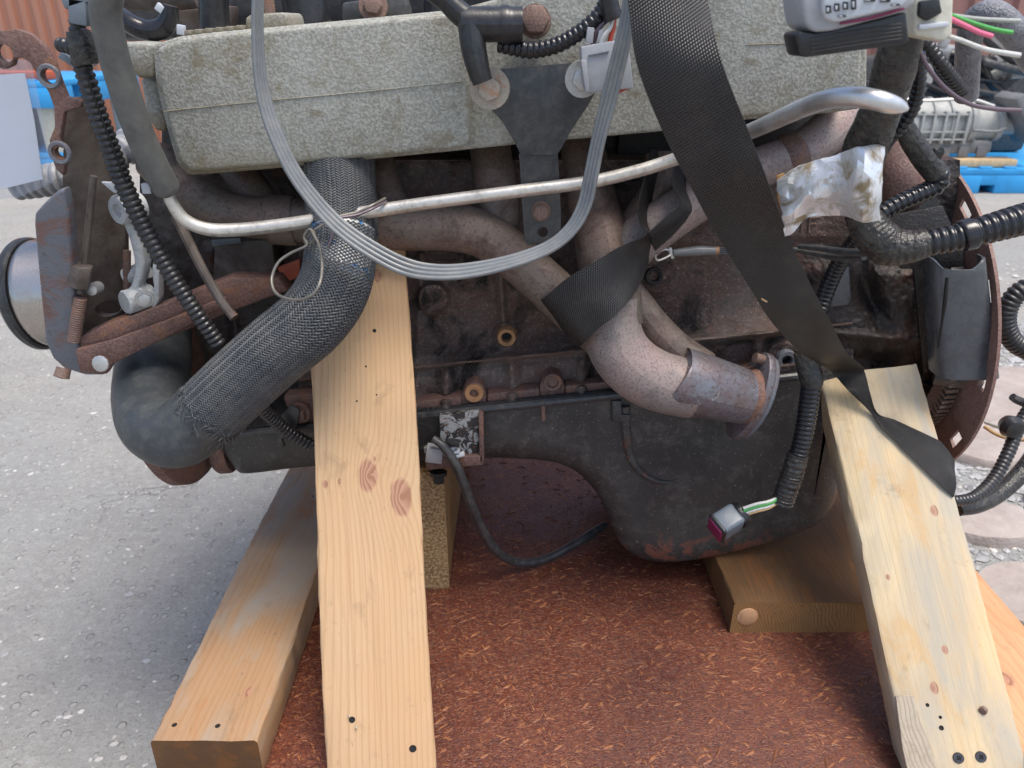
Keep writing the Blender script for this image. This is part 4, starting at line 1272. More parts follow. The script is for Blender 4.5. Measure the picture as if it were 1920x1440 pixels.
# ---- rocker cover and clutter above the plenum
plate('rocker_cover', [(215, -80), (1640, -80), (1640, 10), (1000, 20), (560, 60), (330, 75), (215, 78)], .83, .2, 'dark_scrap', ENG, .01)
plate('coil_rail', [(320, 20), (430, 10), (430, 60), (330, 75)], .79, .03, 'shaded_grime_plate', ENG, .003)
tube('coil_pack', [(400, -40, .74, 52), (402, 62, .74, 56)], 'black_plastic', ENG, 20, 16)
tube('coil_pack', [(560, -40, .76, 80), (580, 45, .76, 84)], 'black_plastic', ENG, 20, 16)
tube('coil_pack', [(820, -30, .78, 50), (822, 30, .78, 54)], 'black_plastic', ENG, 20, 16)
tube('injector_rail', [(215, -4, .77, 40), (300, -2, .77, 44), (370, -6, .77, 40)], 'shaded_grime_plate', ENG, 14, 20)
hexbolt('bolt', at(700, 12, .74), (.1, -1, .2), .0085, .012, 'rusty_bolt', ENG, flange=1.5)
plate('bracket_foot', [(640, 5), (760, -10), (770, 28), (640, 40)], .748, .02, 'dark_scrap', ENG, .003)
tube('breather_hose', [(215, 22, .70, 34), (245, 45, .69, 36), (275, 57, .69, 37), (302, 54, .69, 37), (316, 36, .69, 34), (318, 10, .69, 30)], 'shiny_conduit', ENG, 20, 50)
obox('clip', at(300, 15, .685), (.006, .004, .006), (0, R(40), 0), 'pale_plastic', ENG, .0006)
obox('clip', at(340, 56, .65), (.006, .004, .007), (0, R(10), 0), 'pale_plastic', ENG, .0006)
hexbolt('bolt', at(1003, 40, .628), (0, -1, .15), .0105, .012, 'rusty_bolt', PLN, flange=1.15)

# plastic tee on the plenum
TEE = tube('plastic_tee', [(866, 46, .60, 60), (880, 46, .60, 62), (938, 46, .60, 62), (940, 46, .60, 66), (955, 46, .60, 66), (957, 46, .60, 62), (980, 46, .60, 62)], 'black_plastic', ENG, 24, 30)
tube('tee_leg', [(882, 40, .598, 50), (888, 90, .594, 48), (897, 130, .592, 43), (905, 154, .592, 38)], 'black_plastic', TEE, 20, 24)
tube('tee_arm', [(800, -25, .60, 38), (835, 0, .60, 40), (862, 25, .60, 44), (885, 42, .60, 46)], 'black_plastic', TEE, 18, 24)

# Y-shaped bracket bolted to the plenum
YB = plate('steel_bracket', [(886, 168), (892, 146), (908, 134), (930, 130), (1000, 124), (1078, 117), (1104, 122), (1122, 140), (1122, 162), (1104, 196), (1068, 250), (1052, 280), (1044, 291), (976, 291), (966, 268), (940, 226), (915, 200), (896, 188)], .612, .003, 'black_paint', ENG, .0006)
plate('bracket_tail', [(972, 289), (1046, 289), (1047, 300), (1052, 400), (1051, 444), (1040, 452), (990, 460), (984, 452), (978, 380), (974, 300)], .617, .003, 'black_paint', YB, .0006, holes=[(1018, 435, .0042)])
W1 = hexbolt('flange_bolt', at(918, 166, .612), (0, -1, 0), .0088, .008, 'pale_rust_washer', YB, flange=1.75)
W2 = hexbolt('flange_bolt', at(1092, 148, .612), (0, -1, 0), .0085, .008, 'galvanised', YB, flange=1.6)
hexbolt('bolt', at(1014, 396, .617), (0, -1, 0), .0066, .006, 'rusty_bolt', YB, flange=1.2)

# ---- coolant pipe across the front
pp = [(312, 352, .585, 22), (322, 380, .585, 23), (345, 411, .588, 24), (385, 429, .592, 25), (440, 431, .595, 25), (530, 422, .60, 25), (660, 402, .604, 24.5), (800, 381, .606, 24), (960, 360, .606, 24), (1100, 342, .606, 24), (1190, 322, .605, 24), (1265, 299, .60, 24.5), (1330, 276, .575, 26), (1400, 250, .535, 28.5)]
tube('coolant_pipe', pp, 'dirty_pipe_metal', ENG, 18, 160)
pp2 = [(1380, 258, .545, 28), (1440, 232, .50, 31), (1500, 205, .46, 34), (1550, 187, .43, 36), (1600, 182, .41, 37), (1640, 187, .40, 37), (1672, 196, .40, 34), (1690, 201, .40, 24), (1702, 205, .40, 8)]
tube('coolant_pipe', pp2, 'bright_pipe_metal', ENG, 20, 90)

# ---- exhaust manifold
EX = tube('exhaust_manifold', [(290, 300, .70, 78), (320, 330, .69, 80), (370, 372, .678, 80), (440, 402, .672, 78), (540, 412, .668, 80), (640, 418, .666, 86), (750, 425, .664, 88), (840, 426, .662, 88), (905, 440, .66, 88), (960, 478, .658, 86), (1020, 530, .655, 86), (1085, 590, .652, 86), (1140, 640, .65, 84)], 'exhaust_steel', ENG, 26, 130)
def runner(pts): tube('runner', pts, 'exhaust_steel', EX, 22, 40)
runner([(700, 270, .73, 62), (712, 320, .70, 64), (725, 370, .684, 70), (752, 412, .674, 66), (770, 425, .668, 30)])
runner([(915, 250, .73, 78), (922, 300, .70, 78), (930, 350, .686, 80), (938, 420, .674, 70), (942, 445, .668, 30)])
runner([(1078, 250, .73, 60), (1085, 300, .71, 62), (1100, 360, .692, 78), (1120, 430, .682, 84), (1130, 480, .672, 30)])
runner([(430, 300, .73, 60), (470, 350, .70, 64), (510, 400, .68, 56), (530, 410, .672, 24)])
runner([(1240, 290, .70, 60), (1238, 350, .69, 64), (1200, 420, .68, 76), (1170, 470, .67, 60), (1160, 490, .668, 24)])
tube('collector_band', [(505, 412, .669, 88), (512, 412, .669, 92), (548, 414, .668, 92), (555, 414, .668, 88)], 'exhaust_steel', EX, 26, 12)
tube('collector', [(1108, 290, .73, 60), (1112, 345, .71, 74), (1120, 390, .695, 86), (1128, 440, .675, 104), (1140, 500, .662, 112), (1146, 560, .652, 112), (1150, 610, .645, 110)], 'exhaust_steel', EX, 28, 50)
# rear branch
tube('runner', [(1600, 205, .72, 60), (1575, 225, .70, 76), (1535, 262, .685, 80), (1490, 290, .675, 76), (1430, 312, .668, 76), (1350, 350, .665, 80), (1260, 405, .663, 86), (1200, 450, .662, 88), (1165, 505, .662, 60), (1155, 530, .66, 24)], 'heat_scaled_pipe', EX, 26, 90)
tube('weld_band', [(1474, 296, .673, 82), (1478, 294, .673, 85), (1485, 291, .674, 85), (1489, 289, .675, 82)], 'rusty_steel', EX, 26, 10)
plate('port_flange', [(1560, 196), (1612, 200), (1612, 212), (1590, 290), (1575, 330), (1560, 320), (1580, 250)], .69, .012, 'rusty_steel', EX, .0015)
# downpipe
DP = tube('downpipe', [(1144, 560, .648, 108), (1146, 610, .642, 110), (1160, 655, .636, 112), (1190, 690, .632, 114), (1230, 713, .630, 114), (1270, 724, .630, 112), (1300, 730, .630, 110)], 'heat_scaled_pipe', EX, 32, 80)
tube('branch_pipe', [(1150, 500, .672, 24), (1180, 550, .667, 58), (1225, 610, .66, 62), (1270, 655, .655, 64), (1320, 690, .65, 66)], 'exhaust_steel', EX, 20, 40)
tube('joint_sleeve', [(1258, 706, .632, 124), (1268, 711, .632, 126), (1310, 722, .633, 122), (1350, 732, .636, 113), (1385, 741, .640, 106), (1406, 745, .643, 102)], 'blued_steel', EX, 32, 40)
# two-bolt flange, normal along the pipe
fc = at(1400, 742, .642)
fa = (at(1400, 745, .640) - at(1310, 722, .632)).normalized()
fu = (at(1440, 655, .645) - at(1340, 835, .635)); fu = (fu - fa * fu.dot(fa)).normalized()
fv = fa.cross(fu)
def flange_plate(off, th, sc, mat, name):
    P = []
    for k in range(40):
        a = 2 * math.pi * k / 40
        ca, sa = math.cos(a), math.sin(a)
        P.append(fc + fa * off + fu * (.046 * sc * (abs(ca) ** 1.15) * (1 if ca > 0 else -1)) + fv * (.0265 * sc * (abs(sa) ** 1.0) * (1 if sa > 0 else -1)))
    return from_bm(name, poly_bm(P, fa * th, .0012, 2), mat, EX)
flange_plate(0, .008, .95, 'blued_steel', 'flange')
flange_plate(.0085, .0045, .9, 'pitted_plate', 'flange_gasket')
lathe('flange_stud', [(0, 0), (.0045, 0), (.0045, .01), (0, .01)], fc + fu * .037 - fa * .009, fa, 'rusty_bolt', EX, 12)
lathe('weld_bead', [(.0245, -.006), (.0275, 0), (.027, .004), (.024, .006)], fc - fa * .002, fa, 'rusty_steel', EX, 30)

# ---- bell housing, starter shroud, flexplate at the rear
BH = relief('bell_housing', 1470, 1800, 150, lambda x: 300, lambda x: 700 + max(0, x - 1600) * .26, 170, .705,
       lambda PX, PY: .02 * sm(1500, 1560, PX) * sm(470, 520, PY) * sm(700, 640, PY) - .022 * np.exp(-(((PX - 1625 - (PY - 540) * .35) / 22) ** 2 + ((PY - 545) / 60) ** 2))
       + ridge(PX, PY, (1510, 620), (1760, 640), 9, .008) + ridge(PX, PY, (1600, 690), (1790, 735), 12, .014) + .02 * np.exp(-(((PX - 1695) / 45) ** 2 + ((PY - 320) / 55) ** 2))
       + .0035 * fbm(PX / 22, PY / 22, 8, 4) + .0012 * fbm(PX / 5, PY / 5, 18, 2), 'oily_housing', ENG, back=.2)
plate('mount_tab', [(1566, 520), (1592, 500), (1596, 560), (1590, 572), (1540, 578), (1548, 556)], .676, .006, 'shroud_paint', BH, .0008)
tube('rear_boss', [(1690, 285, .70, 70), (1694, 320, .675, 84), (1696, 345, .67, 84), (1694, 372, .68, 70)], 'rusty_steel', BH, 22, 24)
plate('rear_plate', [(1690, 262), (1715, 275), (1745, 330), (1768, 400), (1775, 480), (1740, 490), (1700, 420), (1690, 340)], .70, .006, 'black_paint', ENG, .0008)
# curved black shroud: a half pipe standing upright
V, F = [], []
top, bot = (1786, 478), (1806, 698)
nh, na = 40, 22
for k in range(nh):
    t = k / (nh - 1)
    cx = top[0] + (bot[0] - top[0]) * t; cy = top[1] + (bot[1] - top[1]) * t
    w = 46 + 4 * t
    c = at(cx, cy, .638 - .004 * t)
    m_ = m_per_px(c)
    for (off) in (0, .0022):
        for q in range(na):
            a = math.pi * (-.06 + 1.08 * q / (na - 1))
            rr = (w * m_ * 1.16) - off
            ca_ = math.copysign(abs(math.cos(a)) ** .55, math.cos(a)); sa_ = math.copysign(abs(math.sin(a)) ** .55, math.sin(a))
            dip = .010 * math.exp(-((t) / .05) ** 2) * math.sin(a) ** 4 if t < .2 else 0
            V.append((c.x - rr * ca_, c.y - rr * .62 * sa_, c.z - dip))
row = 2 * na
for k in range(nh - 1):
    for off in (0, na):
        for q in range(na - 1):
            F.append([k * row + off + q, k * row + off + q + 1, (k + 1) * row + off + q + 1, (k + 1) * row + off + q])
for q in range(na - 1):
    for k in (0, nh - 1):
        F.append([k * row + q, k * row + q + 1, k * row + na + q + 1, k * row + na + q])
for k in range(nh - 1):
    for q in (0, na - 1):
        F.append([k * row + q, (k + 1) * row + q, (k + 1) * row + na + q, k * row + na + q])
make_mesh('starter_shroud', V, F, 'shroud_paint', ENG, smooth=35)
tube('shroud_slot', [(1776, 520, .6105, 7), (1772, 565, .610, 8), (1767, 600, .612, 5), (1760, 650, .614, 4)], 'sleeve_core', ENG, 8, 24)
tube('dowel_tube', [(1752, 704, .66, 34), (1780, 708, .655, 36), (1828, 712, .65, 38), (1832, 712, .65, 36)], 'shaded_grime_plate', ENG, 20, 20)
plate('lock_plate', [(1832, 682), (1838, 684), (1838, 725), (1818, 745), (1812, 735), (1828, 718)], .645, .004, 'galvanised', ENG, .0005)

plate('shroud_web', [(1712, 492), (1752, 488), (1768, 690), (1732, 700)], .672, .004, 'black_grease', ENG, .0006)
plate('guard_plate', [(1660, 405), (1735, 392), (1768, 386), (1806, 470), (1806, 500), (1690, 505)], .652, .004, 'black_grease', ENG, .0006)
# flexplate: thin rusty disc square to the crank axis, with slots near its rim
cax = Vector((.99, 0, .098)).normalized()           # the crank points right and a little up
FXC = Vector((.418, .772, .475))
du = Vector((0, 1, 0)); dv = cax.cross(du).normalized()
def disc(name, c, r0, r1, th, mat, parent, slots=0, n=144, slot_r=(.86, .95)):
    bm = bmesh.new()
    rr = [r0, r1 * slot_r[0], r1 * slot_r[1], r1]
    gridv = {}
    for side in (0, 1):
        for q, r in enumerate(rr):
            for k in range(n):
                a = 2 * math.pi * k / n
                gridv[side, q, k] = bm.verts.new(c + cax * (th * (side - .5)) + du * (r * math.cos(a)) + dv * (r * math.sin(a)))
    isslot = lambda k: slots and (k % (n // slots)) < 3
    for k in range(n):
        k2 = (k + 1) % n
        for q in range(3):
            if q == 1 and isslot(k): continue
            bm.faces.new([gridv[0, q, k], gridv[0, q, k2], gridv[0, q + 1, k2], gridv[0, q + 1, k]])
            bm.faces.new([gridv[1, q, k], gridv[1, q + 1, k], gridv[1, q + 1, k2], gridv[1, q, k2]])
        bm.faces.new([gridv[0, 3, k], gridv[0, 3, k2], gridv[1, 3, k2], gridv[1, 3, k]])
        bm.faces.new([gridv[0, 0, k], gridv[1, 0, k], gridv[1, 0, k2], gridv[0, 0, k2]])
        if isslot(k):
            bm.faces.new([gridv[0, 1, k], gridv[0, 1, k2], gridv[1, 1, k2], gridv[1, 1, k]])
            bm.faces.new([gridv[0, 2, k], gridv[0, 2, k2], gridv[1, 2, k2], gridv[1, 2, k]])
            if not isslot(k - 1) or k % (n // slots) == 0:
                bm.faces.new([gridv[0, 1, k], gridv[0, 2, k], gridv[1, 2, k], gridv[1, 1, k]])
            if not isslot(k + 1):
                bm.faces.new([gridv[0, 1, k2], gridv[0, 2, k2], gridv[1, 2, k2], gridv[1, 1, k2]])
    return from_bm(name, bm, mat, parent, 30)
FX = disc('flexplate', FXC, .03, .166, .003, 'flexplate_rust', ENG, 12, slot_r=(.885, .945))
disc('hub_plate', FXC - cax * .012, .01, .09, .012, 'oily_housing', FX)
# ring gear teeth on the engine side
bm = bmesh.new()
nt = 116
for k in range(nt):
    a = 2 * math.pi * k / nt
    rd = du * math.cos(a) + dv * math.sin(a)
    tg = cax.cross(rd)
    mm = Matrix((cax, tg, rd)).transposed().to_4x4()
    mm.translation = FXC - cax * .010 + rd * .124
    bmesh.ops.create_cube(bm, size=1.0, matrix=mm @ Matrix.Diagonal((.011, .0042, .009, 1)))
from_bm('ring_gear_teeth', bm, 'machined_steel', FX, 0)
lathe('ring_gear', [(.106, -.005), (.120, -.005), (.120, .005), (.106, .005), (.106, -.005)], FXC - cax * .010, cax, 'machined_steel', FX, 96)

# ---- crank damper and pulleys at the front
DMC = at(40, 548, .70); DMC = Vector((-.444, .722, at(30, 556, .672).z - .012))
def crank_lathe(name, prof, c, mat, parent, seg=64): return lathe(name, prof, c, cax, mat, parent, seg)
DM = crank_lathe('crank_damper', [(0, .03), (.04, .03), (.049, .028), (.051, .024), (.051, -.008), (.052, -.010), (.052, -.013), (.051, -.016), (.042, -.016), (0, -.014)], DMC, 'machined_steel', ENG)
crank_lathe('damper_lip', [(.042, -.0175), (.053, -.0165), (.0548, -.019), (.0548, -.024), (.0525, -.027), (.03, -.027)], DMC, 'black_paint', DM)
crank_lathe('damper_hub', [(0, .03), (.04, .03), (.04, .05), (0, .05)], DMC, 'oily_housing', DM, 40)
PLC = Vector((-.335, .70, .413))
PL = crank_lathe('belt_pulley', [(0, .018), (.08, .012), (.089, .008), (.092, .004), (.092, -.006), (.089, -.009), (.08, -.011), (0, -.016)], PLC, 'rusty_steel', ENG, 72)
lathe('idler_pulley', [(0, .008), (.023, .008), (.025, .005), (.025, -.005), (.023, -.008), (0, -.008)], Vector((-.30, .70, .348)), cax, 'rusty_steel', ENG, 40)

# ---- rusty accessory bracket on the left
AB = plate('accessory_bracket', [(118, 352), (128, 400), (136, 520), (142, 640), (150, 655), (205, 672), (205, 690), (195, 704), (160, 704), (120, 692), (98, 672), (84, 640), (72, 520), (63, 420), (64, 400), (84, 378), (104, 360)], lambda x, y: .56 + .0001 * (y - 350), .012, 'pitted_plate', ENG, .0025, 3)
plate('hanger_arm', [(-30, 66), (0, 58), (30, 54), (58, 64), (84, 88), (101, 120), (112, 152), (124, 182), (152, 188), (152, 200), (120, 210), (112, 260), (122, 300), (118, 330), (104, 318), (95, 290), (92, 262), (102, 238), (100, 200), (90, 172), (70, 142), (56, 118), (40, 108), (26, 110), (24, 122), (8, 130), (-30, 118)], .585, .006, 'rusty_steel', AB, .001, holes=[(92, 143, .0055), (8, 100, .006), (112, 286, .004)])
for (x, y, r) in ((92, 143, .0085), (112, 286, .0085)):
    lathe('hole_collar', [(r * .64, -.001), (r * .66, .0012), (r * .9, .0015), (r, .0004), (r, -.001)], at(x, y, .585), (0, -1, 0), 'pitted_plate', AB, 24)
plate('web_plate', [(100, 186), (146, 182), (160, 210), (180, 262), (192, 290), (200, 330), (222, 372), (234, 420), (236, 560), (226, 600), (205, 640), (150, 662), (138, 600), (128, 420), (116, 340), (118, 270)], lambda x, y: .60 + .00035 * max(0, x - 110), .008, 'shaded_grime_plate', AB, .001, holes=[(204, 578, .0075)])
# angle arm running back to the block
plate('angle_arm', [(150, 632), (195, 610), (300, 574), (430, 520), (520, 522), (540, 545), (420, 590), (300, 640), (205, 678), (150, 672)], lambda x, y: .585 + .0002 * (x - 150), .02, 'rusty_steel', AB, .0016, 2)
plate('angle_flange', [(140, 656), (205, 640), (300, 606), (420, 558), (425, 572), (300, 640), (212, 682), (200, 702), (150, 700)], lambda x, y: .576 + .0002 * (x - 150), .006, 'rusty_steel', AB, .0012)
lathe('weld_spot', [(0, .0014), (.005, .0012), (.0068, .0004), (.0068, -.001), (0, -.001)], at(188, 682, .574), (0, -1, .2), 'galvanised', AB, 12)
lathe('pin', [(0, 0), (.0055, 0), (.006, .008), (0, .009)], at(120, 690, .571), (-.2, -.5, -.8), 'rusty_bolt', AB, 14)
# tensioner rod and nut
ROD = tube('tensioner_rod', [(176, 330, .590, 13), (168, 400, .590, 13), (160, 480, .588, 13), (150, 550, .584, 13)], 'shaded_grime_plate', AB, 14, 30)
c0, c1 = at(151, 558, .582), at(138, 640, .580)
ax = (c0 - c1)
Lr = ax.length
lathe('rod_thread', [(0, 0)] + [(.0044 + .0007 * (k % 2), Lr * k / 40) for k in range(41)] + [(0, Lr)], c1, ax, 'rusty_bolt', AB, 14, 70)
c0 = at(146, 518, .578)
hexbolt('rod_nut', at(147, 536, .582), ax, .0088, .018, 'shaded_grime_plate', AB, flange=0)
lathe('stud', [(0, 0)] + [(.0042 + .0006 * (k % 2), .0012 * k) for k in range(12)] + [(0, .015)], at(186, 537, .604), (0, -1, .1), 'galvanised', AB, 14, 70)
# cast alloy support arm
plate('alloy_arm', [(216, 376), (232, 370), (247, 374), (250, 398), (244, 414), (256, 438), (267, 468), (271, 498), (266, 524), (259, 540), (272, 547), (276, 566), (270, 582), (240, 586), (228, 572), (227, 552), (244, 538), (251, 512), (250, 482), (242, 450), (230, 420), (218, 414), (213, 394)], .613, .016, 'clean_aluminium', ENG, .003, 3)
lathe('alloy_boss', [(0, .002), (.005, .002), (.0055, .006), (.0105, .006), (.0118, .004), (.0118, -.014), (0, -.014)], at(232, 392, .613), (-.5, -.85, 0), 'clean_aluminium', ENG, 24)
lathe('alloy_boss', [(0, .006), (.009, .006), (.0102, .0045), (.0102, -.018), (0, -.018)], at(246, 564, .613), (-.6, -.8, 0), 'clean_aluminium', ENG, 24)
hexbolt('bolt', at(271, 559, .60), (.5, -1, 0), .0055, .007, 'galvanised', ENG, flange=1.3)
plate('alloy_rib', [(286, 490), (294, 492), (298, 512), (298, 560), (288, 584), (282, 572), (288, 540), (284, 510)], .618, .012, 'clean_aluminium', ENG, .0015)
tube('alloy_shaft', [(238, 520, .635, 34), (275, 505, .635, 34)], 'clean_aluminium', ENG, 16, 10)
tube('rusty_pin', [(238, 470, .63, 14), (238, 540, .63, 14)], 'rusty_bolt', ENG, 12, 10)
# flat dark stay
tube('dipstick_stay', [(330, 405, .625, 20), (352, 450, .62, 19), (385, 515, .612, 18), (415, 565, .606, 18), (440, 596, .60, 18)], 'shaded_grime_plate', ENG, 10, 30)
# ------------------------------------------------------------------ hoses, cables, strap
HS = thing('coolant_hose', 'bent rubber coolant hose in a frayed black braided sleeve beside the pine prop', 'hose', at(290, 850, .57))
hp = [(294, 590, .71, 124), (291, 640, .69, 128), (287, 695, .658, 133), (284, 748, .615, 136), (294, 796, .578, 132), (338, 812, .56, 130), (392, 772, .556, 128), (455, 713, .555, 128), (520, 655, .556, 128), (585, 600, .562, 128), (625, 540, .578, 128), (640, 470, .602, 128), (641, 400, .624, 126), (637, 340, .642, 128), (634, 270, .66, 130)]
C, rad = pixpath(hp, 240)
pxv = [960 + FPX * float(c_[0] / ((c_ - np.array([0, 0, CZ])) @ np.array([0, CP, -SP]))) for c_ in C]
I0 = next(k for k in range(40, 240) if pxv[k] > 402)
V, F, uv = tube_geo(C[:I0 + 14], rad[:I0 + 14], 40)
make_mesh('rubber_hose', V, F, 'dusty_rubber', HS, uv, smooth=180)
V, F, uv = tube_geo(C[I0 - 2:], rad[I0 - 2:] * .985, 32)
make_mesh('hose_core', V, F, 'sleeve_core', HS, uv, smooth=180)

def braid(i0, i1, ny, over, mat, name, keep=None, width=.0007, lift=.0005, turns_per_m=None, fray=0.0, seed=3):
    """two families of flat yarns wound round the hose, two over and two under"""
    g = np.random.default_rng(seed)
    Cb, rb = C[i0:i1], rad[i0:i1]
    s = np.concatenate([[0], np.cumsum(np.linalg.norm(np.diff(Cb, axis=0), axis=1))])
    L = s[-1]
    n = int(L / .00085)
    ss = np.linspace(0, L, n)
    Cc = np.stack([np.interp(ss, s, Cb[:, k]) for k in range(3)], 1)
    rr = np.interp(ss, s, rb)
    T, A, B = frames(Cc)
    r_m = rr.mean()
    k_th = 1.0 / r_m * 1.5                 # radians of winding per metre: a little flatter than 45 degrees
    Vv, Ff = [], []
    base = 0
    for fam in (1, -1):
        for q in range(ny):
            if keep is not None and not keep(q): continue
            st = 0
            en = n
            if fray:
                st = int(max(0, g.normal(0, fray)) / .00085)
            sl = slice(st, en)
            th = 2 * math.pi * q / ny + fam * k_th * ss[sl]
            # crossing phase: counts passed yarns of the other family
            ph = 2 * q + fam * (2 * k_th * ss[sl]) * ny / (2 * math.pi)
            wv = fam * np.tanh(2.2 * np.sin(math.pi / 2 * ph + math.pi / 4))
            ro = rr[sl] + .0006 + lift * wv
            nrm = A[sl] * np.cos(th)[:, None] + B[sl] * np.sin(th)[:, None]
            tan_c = -A[sl] * np.sin(th)[:, None] + B[sl] * np.cos(th)[:, None]
            tang = T[sl] + tan_c * (fam * k_th * rr[sl])[:, None]
            tang /= np.linalg.norm(tang, axis=1)[:, None]
            side = np.cross(nrm, tang)
            P = Cc[sl] + nrm * ro[:, None]
            w = width
            pts = np.stack([P - side * w - nrm * .0002, P - side * w * .45 + nrm * .0003, P + side * w * .45 + nrm * .0003, P + side * w - nrm * .0002], 1)
            m = len(P)
            Vv.append(pts.reshape(-1, 3))
            i = np.arange(m - 1)[:, None] * 4
            j = np.arange(3)[None, :]
            Ff.append((np.stack([i + j, i + j + 1, i + j + 5, i + j + 4], -1).reshape(-1, 4) + base))
            base += m * 4
    me_V = np.vstack(Vv); me_F = np.vstack(Ff)
    lo, hi = me_V.min(0), me_V.max(0)
    c = np.array([(lo[0] + hi[0]) / 2, (lo[1] + hi[1]) / 2, lo[2]])
    me = bpy.data.meshes.new(name)
    me.vertices.add(len(me_V)); me.vertices.foreach_set('co', (me_V - c).astype(np.float32).ravel())
    me.loops.add(me_F.size); me.loops.foreach_set('vertex_index', me_F.astype(np.int32).ravel())
    me.polygons.add(len(me_F)); me.polygons.foreach_set('loop_start', np.arange(0, me_F.size, 4, dtype=np.int32))
    me.update(calc_edges=True)
    me.polygons.foreach_set('use_smooth', [True] * len(me_F))
    o = link(name, me, mat, Vector(c), HS)
    o['kind'] = 'stuff'
    return o
pyv = [720 - FPX * float(((c_ - np.array([0, 0, CZ])) @ np.array([0, SP, CP])) / ((c_ - np.array([0, 0, CZ])) @ np.array([0, CP, -SP]))) for c_ in C]
I1 = next(k for k in range(150, 240) if pyv[k] < 516); I2 = next(k for k in range(150, 240) if pyv[k] < 440)
braid(I0, I1, 50, 1, 'braid_yarn', 'braided_sleeve', fray=.004)
braid(I1 - 1, I2, 40, 1, 'braid_yarn', 'stretched_braid', width=.00048)
braid(I2, 240, 50, 1, 'braid_yarn', 'braided_sleeve_upper')
V, F, uv = tube_geo(C[I1 - 4:I2 + 2], rad[I1 - 4:I2 + 2] * 1.0, 32)
make_mesh('printed_film', V, F, 'printed_film', HS, uv, smooth=180)
# frayed yarn ends round the rim of the sleeve
g = np.random.default_rng(5)
T, A, B = frames(C)
Vf, Ff = [], []
for k in range(150):
    i = int(g.integers(I0 - 4, I0 + 5))
    th = g.uniform(0, 2 * math.pi)
    nrm = A[i] * math.cos(th) + B[i] * math.sin(th)
    tc = -A[i] * math.sin(th) + B[i] * math.cos(th)
    p0 = C[i] + nrm * (rad[i] + .0006)
    d = -T[i] * g.uniform(.4, 1) + tc * g.normal(0, .9)
    d /= np.linalg.norm(d)
    L_ = g.uniform(.004, .013)
    up = g.uniform(0, .4)
    P = [p0, p0 + d * L_ * .5 + nrm * up * L_ * .3, p0 + d * L_ + nrm * up * L_ * .6 - np.array([0, 0, .002])]
    Ct = catmull(P, 6)
    v, f, _ = tube_geo(Ct, np.full(6, .00034), 4, False)
    b = len(Vf)
    Vf += v
    Ff += [[b + q for q in ff] for ff in f]
o = make_mesh('frayed_ends', Vf, Ff, 'braid_yarn', HS, smooth=60)
o['kind'] = 'stuff'

# tie wire twisted round hose and pipe
TW = pwire('tie_wire', [(722, 372, .605), (700, 384, .59), (670, 398, .585), (630, 408, .58), (600, 425, .578), (578, 442, .578), (572, 455, .578), (585, 455, .575), (590, 440, .574), (580, 430, .576), (570, 445, .576), (575, 460, .574), (545, 475, .568), (522, 492, .562), (510, 520, .556), (514, 545, .546), (532, 558, .536), (560, 562, .528), (585, 553, .525), (600, 530, .528), (604, 495, .545), (598, 460, .56), (588, 440, .57), (584, 432, .574)], .00115, 'tie_wire', None, n=220)
tag(TW, 'thin grey tie wire looped round the braided hose and pipe', 'wire')
pwire('twist', [(724, 378, .604), (700, 390, .589), (672, 402, .583), (640, 408, .578), (620, 414, .576), (622, 440, .575), (615, 465, .574), (606, 476, .574)], .0011, 'wire_purple', TW, n=80)

# rubber sleeve on the pipe end
RS = tube('rubber_pipe_sleeve', [(206, -30, .55, 58), (198, 20, .555, 58), (210, 90, .56, 56), (234, 170, .566, 55), (262, 250, .572, 53), (290, 312, .578, 52), (312, 352, .583, 50), (315, 357, .584, 46)], 'grey_rubber', None, 28, 90, smooth=60)
tag(RS, 'thick grey rubber hose pushed onto the bent metal pipe left of the plenum', 'hose')

# flat four-core grey cable hanging in a loop
rp = [(484, -25, .575, 17), (483, 60, .572, 18), (489, 150, .568, 21), (508, 228, .562, 26), (545, 312, .555, 27), (590, 376, .55, 29), (640, 428, .545, 32), (700, 470, .54, 34), (760, 500, .537, 34), (815, 510, .535, 30), (880, 507, .535, 28), (960, 490, .537, 24), (1030, 463, .542, 22), (1072, 428, .548, 23), (1096, 384, .553, 25), (1108, 330, .556, 25), (1122, 262, .559, 25), (1143, 180, .56, 30), (1163, 100, .56, 30), (1176, 40, .56, 26), (1184, -25, .56, 24)]
Cr, rr = pixpath(rp, 220)
T = np.gradient(Cr, axis=0); T /= np.linalg.norm(T, axis=1)[:, None]
view = Cr - np.array([0, 0, CZ]); view /= np.linalg.norm(view, axis=1)[:, None]
side = np.cross(T, view); side /= np.linalg.norm(side, axis=1)[:, None]
nrm = np.cross(side, T)
wmax = .0062
cs = []
for k in range(48):
    a = 2 * math.pi * k / 48
    x = math.cos(a); y = math.sin(a)
    hgt = .24 * (abs(math.sin((x * .5 + .5) * math.pi * 4)) ** .6 * .55 + .45) * (1 if y > 0 else -1) * min(1, 3 * math.sqrt(max(0, 1 - x * x)))
    cs.append((x, hgt))
cs = np.array(cs)
